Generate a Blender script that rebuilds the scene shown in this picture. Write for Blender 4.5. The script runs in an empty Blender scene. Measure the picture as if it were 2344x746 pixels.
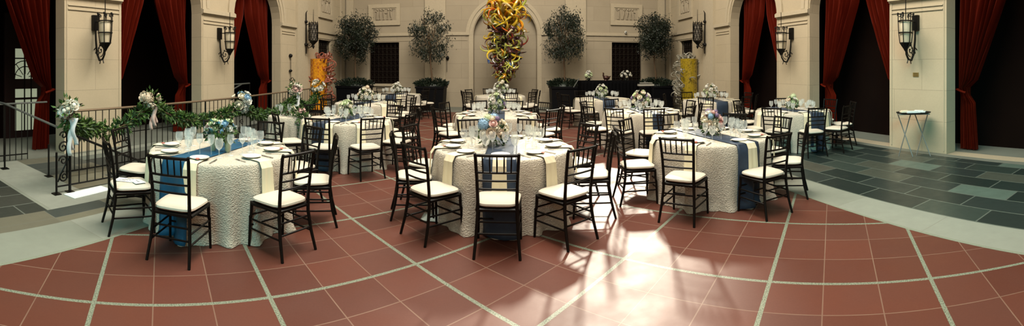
import bpy, math, random
from mathutils import Vector, Matrix, geometry
sc = bpy.context.scene
C = sc.collection
PI = math.pi
R = math.radians
F = 980.0; HY = 154.0; CX = 1157.0; CH = 1.70      # panorama scale of the photograph, horizon row, centre column, eye height
def bear(px): return (px - CX) / F
def gp(px, py, z=0.0):                               # photo pixel -> point at height z
    d = (CH - z) * F / (py - HY); t = bear(px)
    return (d * math.sin(t), d * math.cos(t))
def pol(px, d): t = bear(px); return (d * math.sin(t), d * math.cos(t))

# ------------------------------------------------------------------ materials
MATS = {}
def mat(name, col=(.8, .8, .8), rough=.5, metal=0, spec=.5, emis=None, es=0, sheen=0, bump=None, var=None, trans=0, coat=0):
    if name in MATS: return MATS[name]
    m = bpy.data.materials.new(name); m.use_nodes = True; MATS[name] = m
    nt = m.node_tree; b = nt.nodes['Principled BSDF']
    b.inputs['Base Color'].default_value = (*col, 1); b.inputs['Roughness'].default_value = rough
    b.inputs['Metallic'].default_value = metal; b.inputs['Specular IOR Level'].default_value = spec
    if trans: b.inputs['Transmission Weight'].default_value = trans
    if coat: b.inputs['Coat Weight'].default_value = coat
    if sheen: b.inputs['Sheen Weight'].default_value = sheen
    if emis: b.inputs['Emission Color'].default_value = (*emis, 1); b.inputs['Emission Strength'].default_value = es
    if bump or var:
        tc = nt.nodes.new('ShaderNodeTexCoord'); n = nt.nodes.new('ShaderNodeTexNoise')
        n.inputs['Scale'].default_value = (bump or var)[0]; n.inputs['Detail'].default_value = 4
        nt.links.new(tc.outputs['Object'], n.inputs['Vector'])
        if bump:
            bp = nt.nodes.new('ShaderNodeBump'); bp.inputs['Strength'].default_value = bump[1]; bp.inputs['Distance'].default_value = bump[2]
            nt.links.new(n.outputs['Fac'], bp.inputs['Height']); nt.links.new(bp.outputs['Normal'], b.inputs['Normal'])
        if var:
            mx = nt.nodes.new('ShaderNodeMix'); mx.data_type = 'RGBA'
            mx.inputs[6].default_value = (*col, 1); mx.inputs[7].default_value = (*var[1], 1)
            if len(var) > 2:
                n2 = nt.nodes.new('ShaderNodeMapRange'); n2.inputs[1].default_value = .5 - var[2]; n2.inputs[2].default_value = .5 + var[2]
                nt.links.new(n.outputs['Fac'], n2.inputs[0]); nt.links.new(n2.outputs[0], mx.inputs[0])
            else: nt.links.new(n.outputs['Fac'], mx.inputs[0])
            nt.links.new(mx.outputs[2], b.inputs['Base Color'])
    return m

class NG:                                            # tiny node-graph helper
    def __init__(s, name):
        s.m = bpy.data.materials.new(name); s.m.use_nodes = True; MATS[name] = s.m
        s.nt = s.m.node_tree; s.b = s.nt.nodes['Principled BSDF']
    def n(s, t, **k):
        x = s.nt.nodes.new(t)
        for a, v in k.items(): setattr(x, a, v)
        return x
    def l(s, a, b): s.nt.links.new(a, b)
    def val(s, sock, v):
        if hasattr(v, 'links') or hasattr(v, 'is_output'): s.l(v, sock)
        else: sock.default_value = v
    def math(s, op, a, b=None, c=None):
        x = s.n('ShaderNodeMath', operation=op); s.val(x.inputs[0], a)
        if b is not None: s.val(x.inputs[1], b)
        if c is not None: s.val(x.inputs[2], c)
        return x.outputs[0]
    def mix(s, f, a, b):
        x = s.n('ShaderNodeMix', data_type='RGBA'); s.val(x.inputs[0], f)
        for i, v in ((6, a), (7, b)):
            if isinstance(v, tuple): x.inputs[i].default_value = (*v, 1)
            else: s.l(v, x.inputs[i])
        return x.outputs[2]
    def comb(s, a, b, c=0.0):
        x = s.n('ShaderNodeCombineXYZ'); s.val(x.inputs[0], a); s.val(x.inputs[1], b); s.val(x.inputs[2], c); return x.outputs[0]
    def noise(s, vec, sc, det=4):
        x = s.n('ShaderNodeTexNoise'); x.inputs['Scale'].default_value = sc; x.inputs['Detail'].default_value = det
        if vec is not None: s.l(vec, x.inputs['Vector'])
        return x.outputs['Fac']
    def ramp(s, f, stops, const=False):
        x = s.n('ShaderNodeValToRGB'); r = x.color_ramp
        if const: r.interpolation = 'CONSTANT'
        while len(r.elements) < len(stops): r.elements.new(.5)
        for e, (p, c) in zip(r.elements, stops): e.position = p; e.color = (*c, 1)
        s.l(f, x.inputs[0]); return x.outputs[0]
    def pos(s):
        g = s.n('ShaderNodeNewGeometry'); x = s.n('ShaderNodeSeparateXYZ'); s.l(g.outputs['Position'], x.inputs[0])
        return g.outputs['Position'], x.outputs
    def bump(s, h, st, d):
        x = s.n('ShaderNodeBump'); x.inputs['Strength'].default_value = st; x.inputs['Distance'].default_value = d
        s.l(h, x.inputs['Height']); s.l(x.outputs[0], s.b.inputs['Normal'])

def red_tile():
    g = NG('red_quarry_tile'); P, xyz = g.pos()
    def axis(a, off):                                # cell coordinate along a floor direction, in strip spacings
        u = g.math('ADD', g.math('MULTIPLY', xyz[0], math.sin(a)), g.math('MULTIPLY', xyz[1], math.cos(a)))
        return g.math('DIVIDE', g.math('SUBTRACT', u, off), 1.28)
    u = axis(.765, .80); v = axis(-.806, .50)
    def near(w, n, half):                            # 1 where a joint runs
        f = g.math('FRACT', g.math('ADD', g.math('MULTIPLY', w, n), .5))
        return g.math('LESS_THAN', g.math('ABSOLUTE', g.math('SUBTRACT', f, .5)), half * n / 1.28)
    strip = g.math('MAXIMUM', near(u, 1.0, .017), near(v, 1.0, .017))
    joint = g.math('MAXIMUM', near(u, 3.0, .0045), near(v, 3.0, .0045))
    wn = g.n('ShaderNodeTexWhiteNoise', noise_dimensions='2D')
    cell = g.comb(g.math('FLOOR', g.math('MULTIPLY', u, 3.0)), g.math('FLOOR', g.math('MULTIPLY', v, 3.0)))
    g.l(cell, wn.inputs['Vector'])
    base = g.ramp(wn.outputs['Value'], [(0, (.076, .016, .010)), (.35, (.106, .024, .014)), (.7, (.130, .031, .018)), (1, (.088, .028, .021))])
    nz = g.noise(P, 3.0, 6); nz2 = g.noise(P, 60, 3)
    base = g.mix(g.math('MULTIPLY', nz, .55), base, (.060, .018, .013))
    base = g.mix(g.math('MULTIPLY', nz2, .22), base, (.20, .085, .055))
    base = g.mix(g.math('MULTIPLY', g.noise(P, .55, 2), .45), base, (.098, .040, .024))
    col = g.mix(g.math('MULTIPLY', joint, g.math('ADD', .25, g.math('MULTIPLY', g.noise(P, 1.3, 3), .9))), base, (.22, .14, .10))
    speck = g.noise(P, 90, 2)
    stripc = g.ramp(speck, [(.35, (.09, .105, .075)), (.6, (.24, .27, .20))])
    col = g.mix(strip, col, stripc)
    g.l(col, g.b.inputs['Base Color'])
    rg = g.math('ADD', .38, g.math('MULTIPLY', nz, .24)); g.l(rg, g.b.inputs['Roughness'])
    g.b.inputs['Specular IOR Level'].default_value = .38
    h = g.math('SUBTRACT', g.math('MULTIPLY', g.noise(P, 14, 5), .5), g.math('MAXIMUM', joint, strip))
    g.bump(h, .25, .004)
    return g.m

def slabs(name, w, hgt, cols, mortar, rough=.5, swap=False, off=.5, ms=.006):
    g = NG(name); P, xyz = g.pos()
    v = g.comb(xyz[1], xyz[0]) if swap else g.comb(xyz[0], xyz[1])
    b = g.n('ShaderNodeTexBrick'); g.l(v, b.inputs['Vector'])
    b.offset = off; b.inputs['Scale'].default_value = 1; b.inputs['Brick Width'].default_value = w; b.inputs['Row Height'].default_value = hgt
    b.inputs['Mortar Size'].default_value = ms; b.inputs['Color1'].default_value = (0, 0, 0, 1); b.inputs['Color2'].default_value = (1, 1, 1, 1)
    b.inputs['Mortar'].default_value = (.5, .5, .5, 1); b.inputs['Bias'].default_value = 0
    f = g.n('ShaderNodeSeparateColor'); g.l(b.outputs['Color'], f.inputs[0])
    n = len(cols); col = g.ramp(f.outputs[0], [(i / n, c) for i, c in enumerate(cols)], True)
    nz = g.noise(P, 5, 6)
    col = g.mix(g.math('MULTIPLY', nz, .5), col, tuple(x * .55 for x in cols[0]))
    col = g.mix(b.outputs['Fac'], col, mortar)
    g.l(col, g.b.inputs['Base Color'])
    g.l(g.math('ADD', rough - .1, g.math('MULTIPLY', nz, .25)), g.b.inputs['Roughness'])
    g.bump(g.math('SUBTRACT', g.math('MULTIPLY', g.noise(P, 20, 5), .6), b.outputs['Fac']), .3, .004)
    return g.m

def limestone(name, c1, c2):
    g = NG(name); P, xyz = g.pos()
    v = g.comb(g.math('ADD', xyz[0], xyz[1]), xyz[2])
    b = g.n('ShaderNodeTexBrick'); g.l(v, b.inputs['Vector'])
    b.offset = .5; b.inputs['Scale'].default_value = 1; b.inputs['Brick Width'].default_value = 1.42; b.inputs['Row Height'].default_value = .62
    b.inputs['Mortar Size'].default_value = .005; b.inputs['Color1'].default_value = (*c1, 1); b.inputs['Color2'].default_value = (*c2, 1)
    b.inputs['Mortar'].default_value = (*[x * .55 for x in c1], 1)
    nz = g.noise(P, 2.2, 6); nz2 = g.noise(P, 30, 4)
    col = g.mix(g.math('MULTIPLY', nz, .5), b.outputs['Color'], tuple(x * .68 for x in c2))
    col = g.mix(g.math('MULTIPLY', nz2, .25), col, tuple(min(1, x * 1.25) for x in c1))
    g.l(col, g.b.inputs['Base Color']); g.b.inputs['Roughness'].default_value = .8
    g.bump(g.math('SUBTRACT', nz2, b.outputs['Fac']), .25, .004)
    return g.m

def cloth_mat(name, col, dark, scale):
    g = NG(name)
    tc = g.n('ShaderNodeTexCoord'); mp = g.n('ShaderNodeMapping'); g.l(tc.outputs['Object'], mp.inputs[0]); mp.inputs['Scale'].default_value = (1, 1, 1.7)
    nz = g.noise(mp.outputs[0], scale, 2); vo = g.n('ShaderNodeTexVoronoi'); vo.inputs['Scale'].default_value = scale * 1.3; g.l(mp.outputs[0], vo.inputs['Vector'])
    h = g.math('ADD', nz, vo.outputs['Distance'])
    col_ = g.mix(g.math('MULTIPLY', vo.outputs['Distance'], .8), dark, col)
    g.l(col_, g.b.inputs['Base Color']); g.b.inputs['Roughness'].default_value = .75
    g.b.inputs['Sheen Weight'].default_value = .15
    g.bump(h, .8, .009)
    return g.m

def thin_glass(name, tint=(.95, 1, 1), gloss=.16):
    m = bpy.data.materials.new(name); m.use_nodes = True; nt = m.node_tree; MATS[name] = m
    for n in list(nt.nodes): nt.nodes.remove(n)
    o = nt.nodes.new('ShaderNodeOutputMaterial'); mx = nt.nodes.new('ShaderNodeMixShader'); t = nt.nodes.new('ShaderNodeBsdfTransparent')
    b = nt.nodes.new('ShaderNodeBsdfPrincipled'); b.inputs['Base Color'].default_value = (*tint, 1); b.inputs['Roughness'].default_value = .04
    t.inputs[0].default_value = (*tint, 1)
    lw = nt.nodes.new('ShaderNodeLayerWeight'); lw.inputs[0].default_value = .45
    mr = nt.nodes.new('ShaderNodeMapRange'); mr.inputs[3].default_value = gloss; mr.inputs[4].default_value = .6
    nt.links.new(lw.outputs['Facing'], mr.inputs[0]); nt.links.new(mr.outputs[0], mx.inputs[0])
    nt.links.new(t.outputs[0], mx.inputs[1]); nt.links.new(b.outputs[0], mx.inputs[2]); nt.links.new(mx.outputs[0], o.inputs[0])
    return m

M_TILE = red_tile()
M_SLATE = slabs('green_slate', .86, .42, [(.020, .032, .028), (.030, .045, .038), (.016, .026, .023), (.042, .060, .050), (.075, .085, .066), (.028, .040, .036), (.022, .034, .032), (.11, .125, .10), (.024, .034, .030), (.115, .165, .135), (.085, .085, .065)], (.10, .12, .10), .34, True, .5, .010)
M_SLATE2 = slabs('grey_slate', .86, .40, [(.030, .034, .028), (.040, .044, .036), (.024, .028, .025), (.05, .052, .042), (.035, .042, .036)], (.12, .13, .11), .45, True, .5, .010)
M_OLIVE = slabs('olive_slabs', .80, .42, [(.15, .14, .10), (.17, .16, .11), (.035, .048, .046), (.13, .125, .09), (.10, .10, .075), (.03, .045, .045)], (.14, .14, .11), .5, True, 0)
M_BAND = slabs('pale_border_stone', 1.25, 3.0, [(.28, .295, .245), (.255, .27, .22), (.30, .31, .26)], (.20, .20, .16), .5, True, 0, .004)
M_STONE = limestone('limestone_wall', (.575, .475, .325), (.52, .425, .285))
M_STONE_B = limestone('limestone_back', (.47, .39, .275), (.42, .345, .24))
M_TRIM = mat('limestone_trim', (.58, .485, .34), .8, bump=(12, .2, .004), var=(3, (.48, .40, .275)))
M_DARK = mat('painted_gloom', (.009, .0045, .003), .95, spec=.05, var=(1.5, (.004, .0022, .002)))  # gloom of the unlit corridors put into a near-black colour
M_CORR = mat('corridor_floor', (.19, .20, .165), .5, var=(2, (.13, .14, .115)))
M_IRON = mat('wrought_iron', (.012, .011, .010), .42, .7, bump=(40, .2, .002))
M_CHAIR = mat('dark_lacquered_wood', (.0035, .0025, .002), .42, 0, .16, var=(30, (.006, .004, .003)))
M_SEAT = mat('ivory_vinyl', (.68, .62, .51), .5, spec=.3, bump=(90, .08, .001), var=(6, (.63, .57, .46)))
M_CLOTH = cloth_mat('ivory_textured_cloth', (.70, .635, .52), (.47, .42, .33), 44)
M_NAP = mat('cream_napkin', (.78, .71, .50), .8, bump=(200, .1, .001))
M_NAVY_LIT = mat('slate_blue_satin_teal_lit', (.014, .105, .20), .45, spec=.3, bump=(30, .15, .003), var=(5, (.010, .07, .145)))  # same dye as the other runners, teal light put into its colour
M_NAVY = mat('slate_blue_satin', (.034, .055, .092), .5, spec=.3, bump=(30, .15, .003), var=(5, (.022, .036, .062)))
M_PLATE = mat('white_china', (.84, .82, .78), .15, coat=.3)
M_SILVER = mat('silver', (.45, .44, .42), .25, .95)
M_PINK = mat('pink_favour', (.70, .18, .20), .5)
M_GLASS = thin_glass('clear_glass', (.97, .98, .97), .12)
M_BOWL = thin_glass('water_glass', (.95, .97, .95), .2)
M_FROST = mat('frosted_lamp_glass', (.72, .62, .44), .45, trans=.15)
M_VEL = mat('red_velvet', (.115, .011, .003), .5, spec=.08, bump=(20, .2, .004), var=(4, (.10, .006, .003)))
M_LEAF = mat('dark_ficus_leaf', (.016, .027, .013), .45, var=(8, (.007, .012, .006)))
M_LEAF2 = mat('garland_leaf', (.085, .17, .028), .5, var=(9, (.012, .042, .012), .12))
M_HEDGE = mat('hedge_leaf', (.006, .013, .007), .5, var=(8, (.012, .024, .011)))
M_BARK = mat('bark', (.12, .075, .04), .9, bump=(40, .4, .004))
M_POT = mat('black_planter', (.004, .004, .005), .6, spec=.1)
M_BLACK = mat('black_cloth', (.003, .003, .0035), .9, spec=.05)
M_BRASS = mat('brass', (.45, .33, .12), .4, .7)
M_WHITE = mat('white_petal', (.82, .80, .70), .6)
M_PEACH = mat('peach_petal', (.84, .60, .42), .6, var=(30, (.86, .74, .56)))
M_BLUSH = mat('blush_petal', (.80, .50, .45), .6)
M_IVO = mat('ivory_petal', (.85, .77, .58), .6)
M_HYD = mat('blue_hydrangea', (.22, .43, .66), .6, var=(25, (.36, .55, .72)))
M_PURP = mat('purple_petal', (.24, .17, .31), .6)
M_TEALF = mat('teal_petal', (.07, .32, .42), .6)
M_GRNW = mat('green_white_petal', (.62, .72, .42), .6)
M_CORAL = mat('coral_petal', (.75, .25, .20), .6)
M_RIB = mat('pale_ribbon', (.70, .72, .72), .5, sheen=.3)
M_RIBP = mat('pink_ribbon', (.72, .52, .45), .5, sheen=.3)
M_PAPER = mat('white_paper', (.78, .82, .80), .7)
M_STEEL = mat('tray_stand_metal', (.22, .24, .23), .4, .7)

# ------------------------------------------------------------------ mesh builder
class MB:
    def __init__(s): s.v = []; s.f = []
    def add(s, vs, fs):
        o = len(s.v); s.v += [tuple(x) for x in vs]; s.f += [tuple(i + o for i in f) for f in fs]; return s
    def box(s, x0, x1, y0, y1, z0, z1):
        return s.add([(x0, y0, z0), (x1, y0, z0), (x1, y1, z0), (x0, y1, z0), (x0, y0, z1), (x1, y0, z1), (x1, y1, z1), (x0, y1, z1)],
                     [(0, 3, 2, 1), (4, 5, 6, 7), (0, 1, 5, 4), (1, 2, 6, 5), (2, 3, 7, 6), (3, 0, 4, 7)])
    def tube(s, pts, r, n=8, cap=True):
        pts = [Vector(p) for p in pts]; k = len(pts)
        rs = r if isinstance(r, (list, tuple)) else [r] * k
        up = None; vs = []
        for i, p in enumerate(pts):
            t = (pts[min(i + 1, k - 1)] - pts[max(i - 1, 0)])
            if t.length < 1e-9: t = Vector((0, 0, 1))
            t.normalize()
            if up is None:
                up = Vector((0, 0, 1)) if abs(t.z) < .9 else Vector((1, 0, 0))
            a = (up - t * up.dot(t))
            if a.length < 1e-6: a = t.orthogonal()
            a.normalize(); up = a; b = t.cross(a)
            for j in range(n):
                q = 2 * PI * j / n; vs.append(p + (a * math.cos(q) + b * math.sin(q)) * rs[i])
        fs = []
        for i in range(k - 1):
            for j in range(n):
                fs.append((i * n + j, i * n + (j + 1) % n, (i + 1) * n + (j + 1) % n, (i + 1) * n + j))
        if cap: fs += [tuple(range(n - 1, -1, -1)), tuple((k - 1) * n + j for j in range(n))]
        return s.add(vs, fs)
    def lathe(s, prof, n=16, c=(0, 0, 0), caps=True):
        vs = []; fs = []
        for (r, z) in prof:
            for j in range(n): q = 2 * PI * j / n; vs.append((c[0] + r * math.cos(q), c[1] + r * math.sin(q), c[2] + z))
        for i in range(len(prof) - 1):
            for j in range(n): fs.append((i * n + j, i * n + (j + 1) % n, (i + 1) * n + (j + 1) % n, (i + 1) * n + j))
        if caps:
            if prof[0][0] > 1e-4: fs.append(tuple(range(n - 1, -1, -1)))
            if prof[-1][0] > 1e-4: fs.append(tuple((len(prof) - 1) * n + j for j in range(n)))
        return s.add(vs, fs)
    def ball(s, c, rx, ry=None, rz=None, n=8, m=6):
        ry = ry or rx; rz = rz or rx; vs = [(c[0], c[1], c[2] - rz)]
        for i in range(1, m):
            a = -PI / 2 + PI * i / m
            for j in range(n): q = 2 * PI * j / n; vs.append((c[0] + rx * math.cos(a) * math.cos(q), c[1] + ry * math.cos(a) * math.sin(q), c[2] + rz * math.sin(a)))
        vs.append((c[0], c[1], c[2] + rz)); fs = []
        for j in range(n): fs.append((0, 1 + (j + 1) % n, 1 + j))
        for i in range(m - 2):
            for j in range(n): fs.append((1 + i * n + j, 1 + i * n + (j + 1) % n, 1 + (i + 1) * n + (j + 1) % n, 1 + (i + 1) * n + j))
        L = len(vs) - 1
        for j in range(n): fs.append((1 + (m - 2) * n + j, 1 + (m - 2) * n + (j + 1) % n, L))
        return s.add(vs, fs)
    def leaf(s, p, d, L, w, rnd):
        p = Vector(p); d = Vector(d).normalized(); a = d.cross(Vector((rnd.uniform(-1, 1), rnd.uniform(-1, 1), rnd.uniform(-1, 1))))
        if a.length < 1e-3: a = d.orthogonal()
        a.normalize(); nn = d.cross(a); m_ = p + d * L * .5 - nn * w * .35
        return s.add([p, m_ + a * w * .5 + nn * w * .35, p + d * L - nn * w * .3, m_ - a * w * .5 + nn * w * .35, m_], [(0, 1, 4), (1, 2, 4), (2, 3, 4), (3, 0, 4)])
    def xf(s, M_):
        s.v = [tuple(M_ @ Vector(p)) for p in s.v]; return s
    def mesh(s, name, m, smooth=False):
        me = bpy.data.meshes.new(name); me.from_pydata(s.v, [], s.f)
        for x in (m if isinstance(m, (list, tuple)) else [m]): me.materials.append(x)
        me.update()
        if smooth:
            for p in me.polygons: p.use_smooth = True
            try: me.set_sharp_from_angle(angle=R(45))
            except Exception: pass
        return me
    def build(s, name, m, parent=None, smooth=False, loc=None):
        o = bpy.data.objects.new(name, s.mesh(name, m, smooth)); C.objects.link(o)
        if parent: o.parent = parent
        if loc: o.location = loc
        return o
def tag(o, label=None, cat=None, group=None, kind=None):
    if label: o['label'] = label
    if cat: o['category'] = cat
    if group: o['group'] = group
    if kind: o['kind'] = kind
    return o
def empty(name, loc=(0, 0, 0), rz=0):
    o = bpy.data.objects.new(name, None); C.objects.link(o); o.location = loc; o.rotation_euler = (0, 0, rz); o.empty_display_size = .1; return o
def copy_tree(o, parent=None):
    c = o.copy(); C.objects.link(c); c.parent = parent
    for ch in o.children: copy_tree(ch, c)
    return c
_used = set()
def place(proto, loc, rz=0, label=None, cat=None, group=None, s=1.0):
    if proto.name in _used: o = copy_tree(proto)
    else: o = proto; _used.add(proto.name)
    o.location = loc; o.rotation_euler = (0, 0, rz); o.scale = (s, s, s)
    return tag(o, label, cat, group)
def struct(o): o['kind'] = 'structure'; return o

# ------------------------------------------------------------------ room
SX = 7.18; YB = 18.2; YF = -6.5; HT = 11.0
def prism(outer, holes, depth, conv, name, m, parent=None):
    """wall plate: 2-D outline with holes -> solid; conv(u, v, t) gives the 3-D point"""
    loops = [outer] + holes
    tri = geometry.tessellate_polygon([[Vector((u, v, 0)) for u, v in lp] for lp in loops])
    flat = [p for lp in loops for p in lp]; n = len(flat); mb = MB()
    vs = [conv(u, v, 0) for u, v in flat] + [conv(u, v, depth) for u, v in flat]
    fs = [tuple(t) for t in tri] + [tuple(i + n for i in reversed(t)) for t in tri]
    o = 0
    for lp in loops:
        k = len(lp)
        for i in range(k): a, b = o + i, o + (i + 1) % k; fs.append((a, b, b + n, a + n))
        o += k
    mb.add(vs, fs); ob = mb.build(name, m, parent)
    import bmesh
    bm = bmesh.new(); bm.from_mesh(ob.data); bmesh.ops.recalc_face_normals(bm, faces=bm.faces); bm.to_mesh(ob.data); bm.free()
    return ob
ZS = 3.12
def arch(a, b, z0=0.0, zs=ZS, n=20):
    c = (a + b) / 2; r = (b - a) / 2
    return [(a, z0), (b, z0)] + [(c + r * math.cos(PI * i / n), zs + r * math.sin(PI * i / n)) for i in range(n + 1)]
def rect(a, b, c, d): return [(a, c), (b, c), (b, d), (a, d)]
ARCH = [(1.69, 4.31), (5.73, 8.35), (9.77, 12.39)]
ARCH_ALL = [(-2.35, .27)] + ARCH
for side, sx in (('left', -1), ('right', 1)):
    holes = [arch(a, b, .001) for a, b in ARCH_ALL] + [rect(15.4, 16.65, .97, 2.81)]
    conv = lambda u, v, t, sx=sx: (sx * (SX + t), u, v)
    w = struct(prism(rect(YF, YB, 0, HT), holes, .34, conv, 'wall_' + side, M_STONE))
    # pilasters, string courses, archivolts: mouldings of the wall
    mb = MB()
    def wb(y0, y1, z0, z1, t): mb.box(min(sx * SX, sx * (SX - t)), max(sx * SX, sx * (SX - t)), y0, y1, z0, z1)
    wb(13.45, 14.25, 0, HT, .10); wb(17.65, YB - .13, 0, HT, .07)
    piers = [(YF + .02, -2.35), (.27, 1.69), (4.31, 5.73), (8.35, 9.77), (12.39, 13.45)]
    for a, b in piers:
        wb(a, b, ZS - .02, ZS + .075, .075); wb(a, b, ZS + .075, ZS + .10, .045); wb(a, b, ZS - .05, ZS - .02, .03)
        wb(a + .08, b - .06, ZS - .285, ZS - .265, .02); wb(a + .08, b - .06, ZS - .20, ZS - .18, .02)
        wb(a + .05, a + .07, .05, ZS - .05, .012); wb(b - .07, b - .05, .05, ZS - .05, .012)
    for a, b in ((14.25, 17.65),):
        wb(a, b, ZS - .03, ZS + .07, .06); wb(a, b, ZS - .26, ZS - .23, .02)
    wb(YF + .02, YB - .13, 4.95, 5.15, .14)
    mb.build('string_course', M_TRIM, w)
    for a, b in ARCH_ALL:
        c = (a + b) / 2; r = (b - a) / 2; o2 = []
        for rr in (r + .30, r + .17, r + .03):
            o2.append([(c + rr * math.cos(PI * i / 20), ZS + .1 + rr * math.sin(PI * i / 20)) for i in range(21)])
        m2 = MB()
        for (l1, l2, t) in ((o2[0], o2[1], .05), (o2[1], o2[2], .03)):
            vs = []
            for (p, q) in zip(l1, l2):
                for (u, v) in (p, q): vs += [(sx * SX, u, v), (sx * (SX - t), u, v)]
            fs = []
            for i in range(20):
                k = i * 4
                fs += [(k, k + 1, k + 5, k + 4), (k + 1, k + 3, k + 7, k + 5), (k + 3, k + 2, k + 6, k + 7)]
            m2.add(vs, fs)
        m2.build('arch_moulding', M_TRIM, w)
    # corridor behind the arcade
    xo = 9.4 if sx < 0 else 8.35
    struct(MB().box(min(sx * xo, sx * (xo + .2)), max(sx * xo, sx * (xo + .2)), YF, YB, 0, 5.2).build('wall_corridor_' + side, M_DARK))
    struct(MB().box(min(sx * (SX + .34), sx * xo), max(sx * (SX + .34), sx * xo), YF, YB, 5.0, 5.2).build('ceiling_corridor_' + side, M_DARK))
for sx in (-1, 1):
    xo = 9.6 if sx < 0 else 8.55
    for yy, nm in ((YB, 'far'), (YF - .2, 'near')):
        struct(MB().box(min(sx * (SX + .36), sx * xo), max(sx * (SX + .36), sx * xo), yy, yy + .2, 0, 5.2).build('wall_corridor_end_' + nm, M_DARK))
# back wall with niche, two grille recesses, a tall clerestory window
conv = lambda u, v, t: (u, YB + t, v)
gr = [(-5.98, -4.62), (4.62, 5.98)]
WIN = (3.4, 6.4, 6.0, 9.6)
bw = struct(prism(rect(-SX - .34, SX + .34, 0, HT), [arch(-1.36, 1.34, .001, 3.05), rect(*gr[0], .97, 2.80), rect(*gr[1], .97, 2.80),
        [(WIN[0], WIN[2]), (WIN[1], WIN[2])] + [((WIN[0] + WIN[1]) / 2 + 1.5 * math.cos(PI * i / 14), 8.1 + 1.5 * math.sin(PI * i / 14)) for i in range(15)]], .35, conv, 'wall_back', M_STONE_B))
struct(MB().box(-1.6, 1.6, YB + .35, YB + .45, 0, 4.8).build('wall_niche', M_STONE_B))
mb = MB()
def bb(x0, x1, z0, z1, t): mb.box(x0, x1, YB - t, YB, z0, z1)
for a, b in ((-SX + .08, -3.45), (-2.55, -1.62), (1.60, 2.55), (3.45, SX - .08)):
    bb(a, b, ZS - .05, ZS + .06, .055); bb(a, b, ZS + .06, ZS + .085, .03); bb(a, b, ZS - .27, ZS - .245, .02)
for a, b in ((-3.45, -2.55), (2.55, 3.45)):
    bb(a, b, 0, HT, .10)
bb(-SX + .11, SX - .11, 4.95, 5.15, .13); bb(-SX + .1, -SX + .45, 0, HT, .07); bb(SX - .45, SX - .1, 0, HT, .07)
for a, b in ((-1.56, -1.38), (1.36, 1.54)): bb(a, b, 0, ZS - .05, .03)
for a, b in gr: bb(a - .06, b + .06, .87, .97, .07)
mb.build('string_course', M_TRIM, bw)
m2 = MB()
for r1, r2, t in ((1.68, 1.53, .07), (1.53, 1.38, .035)):
    vs = []; fs = []
    for i in range(31):
        a = PI * i / 30
        for rr in (r1, r2): vs += [(-.01 + rr * math.cos(a), YB, 3.05 + .02 + rr * math.sin(a)), (-.01 + rr * math.cos(a), YB - t, 3.05 + .02 + rr * math.sin(a))]
    for i in range(30):
        k = i * 4; fs += [(k, k + 1, k + 5, k + 4), (k + 1, k + 3, k + 7, k + 5), (k + 3, k + 2, k + 6, k + 7)]
    m2.add(vs, fs)
m2.build('arch_moulding', M_TRIM, bw)
struct(MB().box(-SX - .34, SX + .34, YF - .3, YF, 0, HT).build('wall_front', M_STONE))
# ceiling with a long skylight opening, ribs and panes
mb = MB()
mb.box(-SX - .34, -3.6, YF, YB + .35, HT, HT + .3); mb.box(3.6, SX + .34, YF, YB + .35, HT, HT + .3)
mb.box(-3.6, 3.6, YF, -3, HT, HT + .3); mb.box(-3.6, 3.6, 15.5, YB + .35, HT, HT + .3)
struct(mb.build('ceiling', M_TRIM))
sk = struct(MB().box(-3.6, 3.6, -3, 15.5, HT + .2, HT + .22).build('window_1', mat('skylight_diffuser', (.8, .8, .78), .6, emis=(1, .97, .9), es=.8)))
mb = MB()
for i in range(13): mb.box(-3.6, 3.6, -3 + i * 1.53, -2.94 + i * 1.53, HT + .08, HT + .2)
for i in range(5): mb.box(-3.6 + i * 1.785, -3.54 + i * 1.785, -3, 15.5, HT + .04, HT + .2)
mb.build('glazing_bar', M_IRON, sk)

# grilles behind the four openings
def grille(x0, x1, z0, z1, conv, n=7, back=True):
    m = MB()
    for i in range(n + 1):
        u = x0 + (x1 - x0) * i / n; m.tube([conv(u, z0, .0), conv(u, z1, .0)], .013, 6)
    k = int((z1 - z0) / .23)
    for i in range(k + 1):
        v = z0 + (z1 - z0) * i / k; m.tube([conv(x0, v, 0), conv(x1, v, 0)], .011, 6)
        if i < k:
            for j in range(n):
                u = x0 + (x1 - x0) * (j + .5) / n; r = .07
                m.tube([conv(u + r * math.cos(q * PI / 4), v + .115 + r * math.sin(q * PI / 4), 0) for q in range(9)], .006, 4)
    return m
MG = mat('bronze_grille', (.035, .026, .018), .5, .6)
for i, (a, b) in enumerate(gr):
    t = empty('window_grille', ((a + b) / 2, YB, .97))
    tag(t, ['dark bronze grille in back wall between the two potted trees', 'dark bronze grille in back wall above the black bar'][i], 'grille', 'bronze wall grilles')
    g = grille(-(b - a) / 2 + .01, (b - a) / 2 - .01, .02, 1.81, lambda u, v, tt: (u, .12 + tt, v)).build('lattice', MG, t)
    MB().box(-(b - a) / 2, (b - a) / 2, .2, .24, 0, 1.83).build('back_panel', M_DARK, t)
for i, sx in enumerate((-1, 1)):
    t = empty('window_grille', (sx * SX, 16.02, .97))
    tag(t, ['dark bronze grille in side wall behind the amber glass column', 'dark bronze grille in side wall behind the gold glass column'][i], 'grille', 'bronze wall grilles')
    grille(-.61, .61, .02, 1.81, lambda u, v, tt: (sx * .12, u, v)).build('lattice', MG, t)
    MB().box(min(sx * .2, sx * .24), max(sx * .2, sx * .24), -.62, .62, 0, 1.83).build('back_panel', M_DARK, t)

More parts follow.
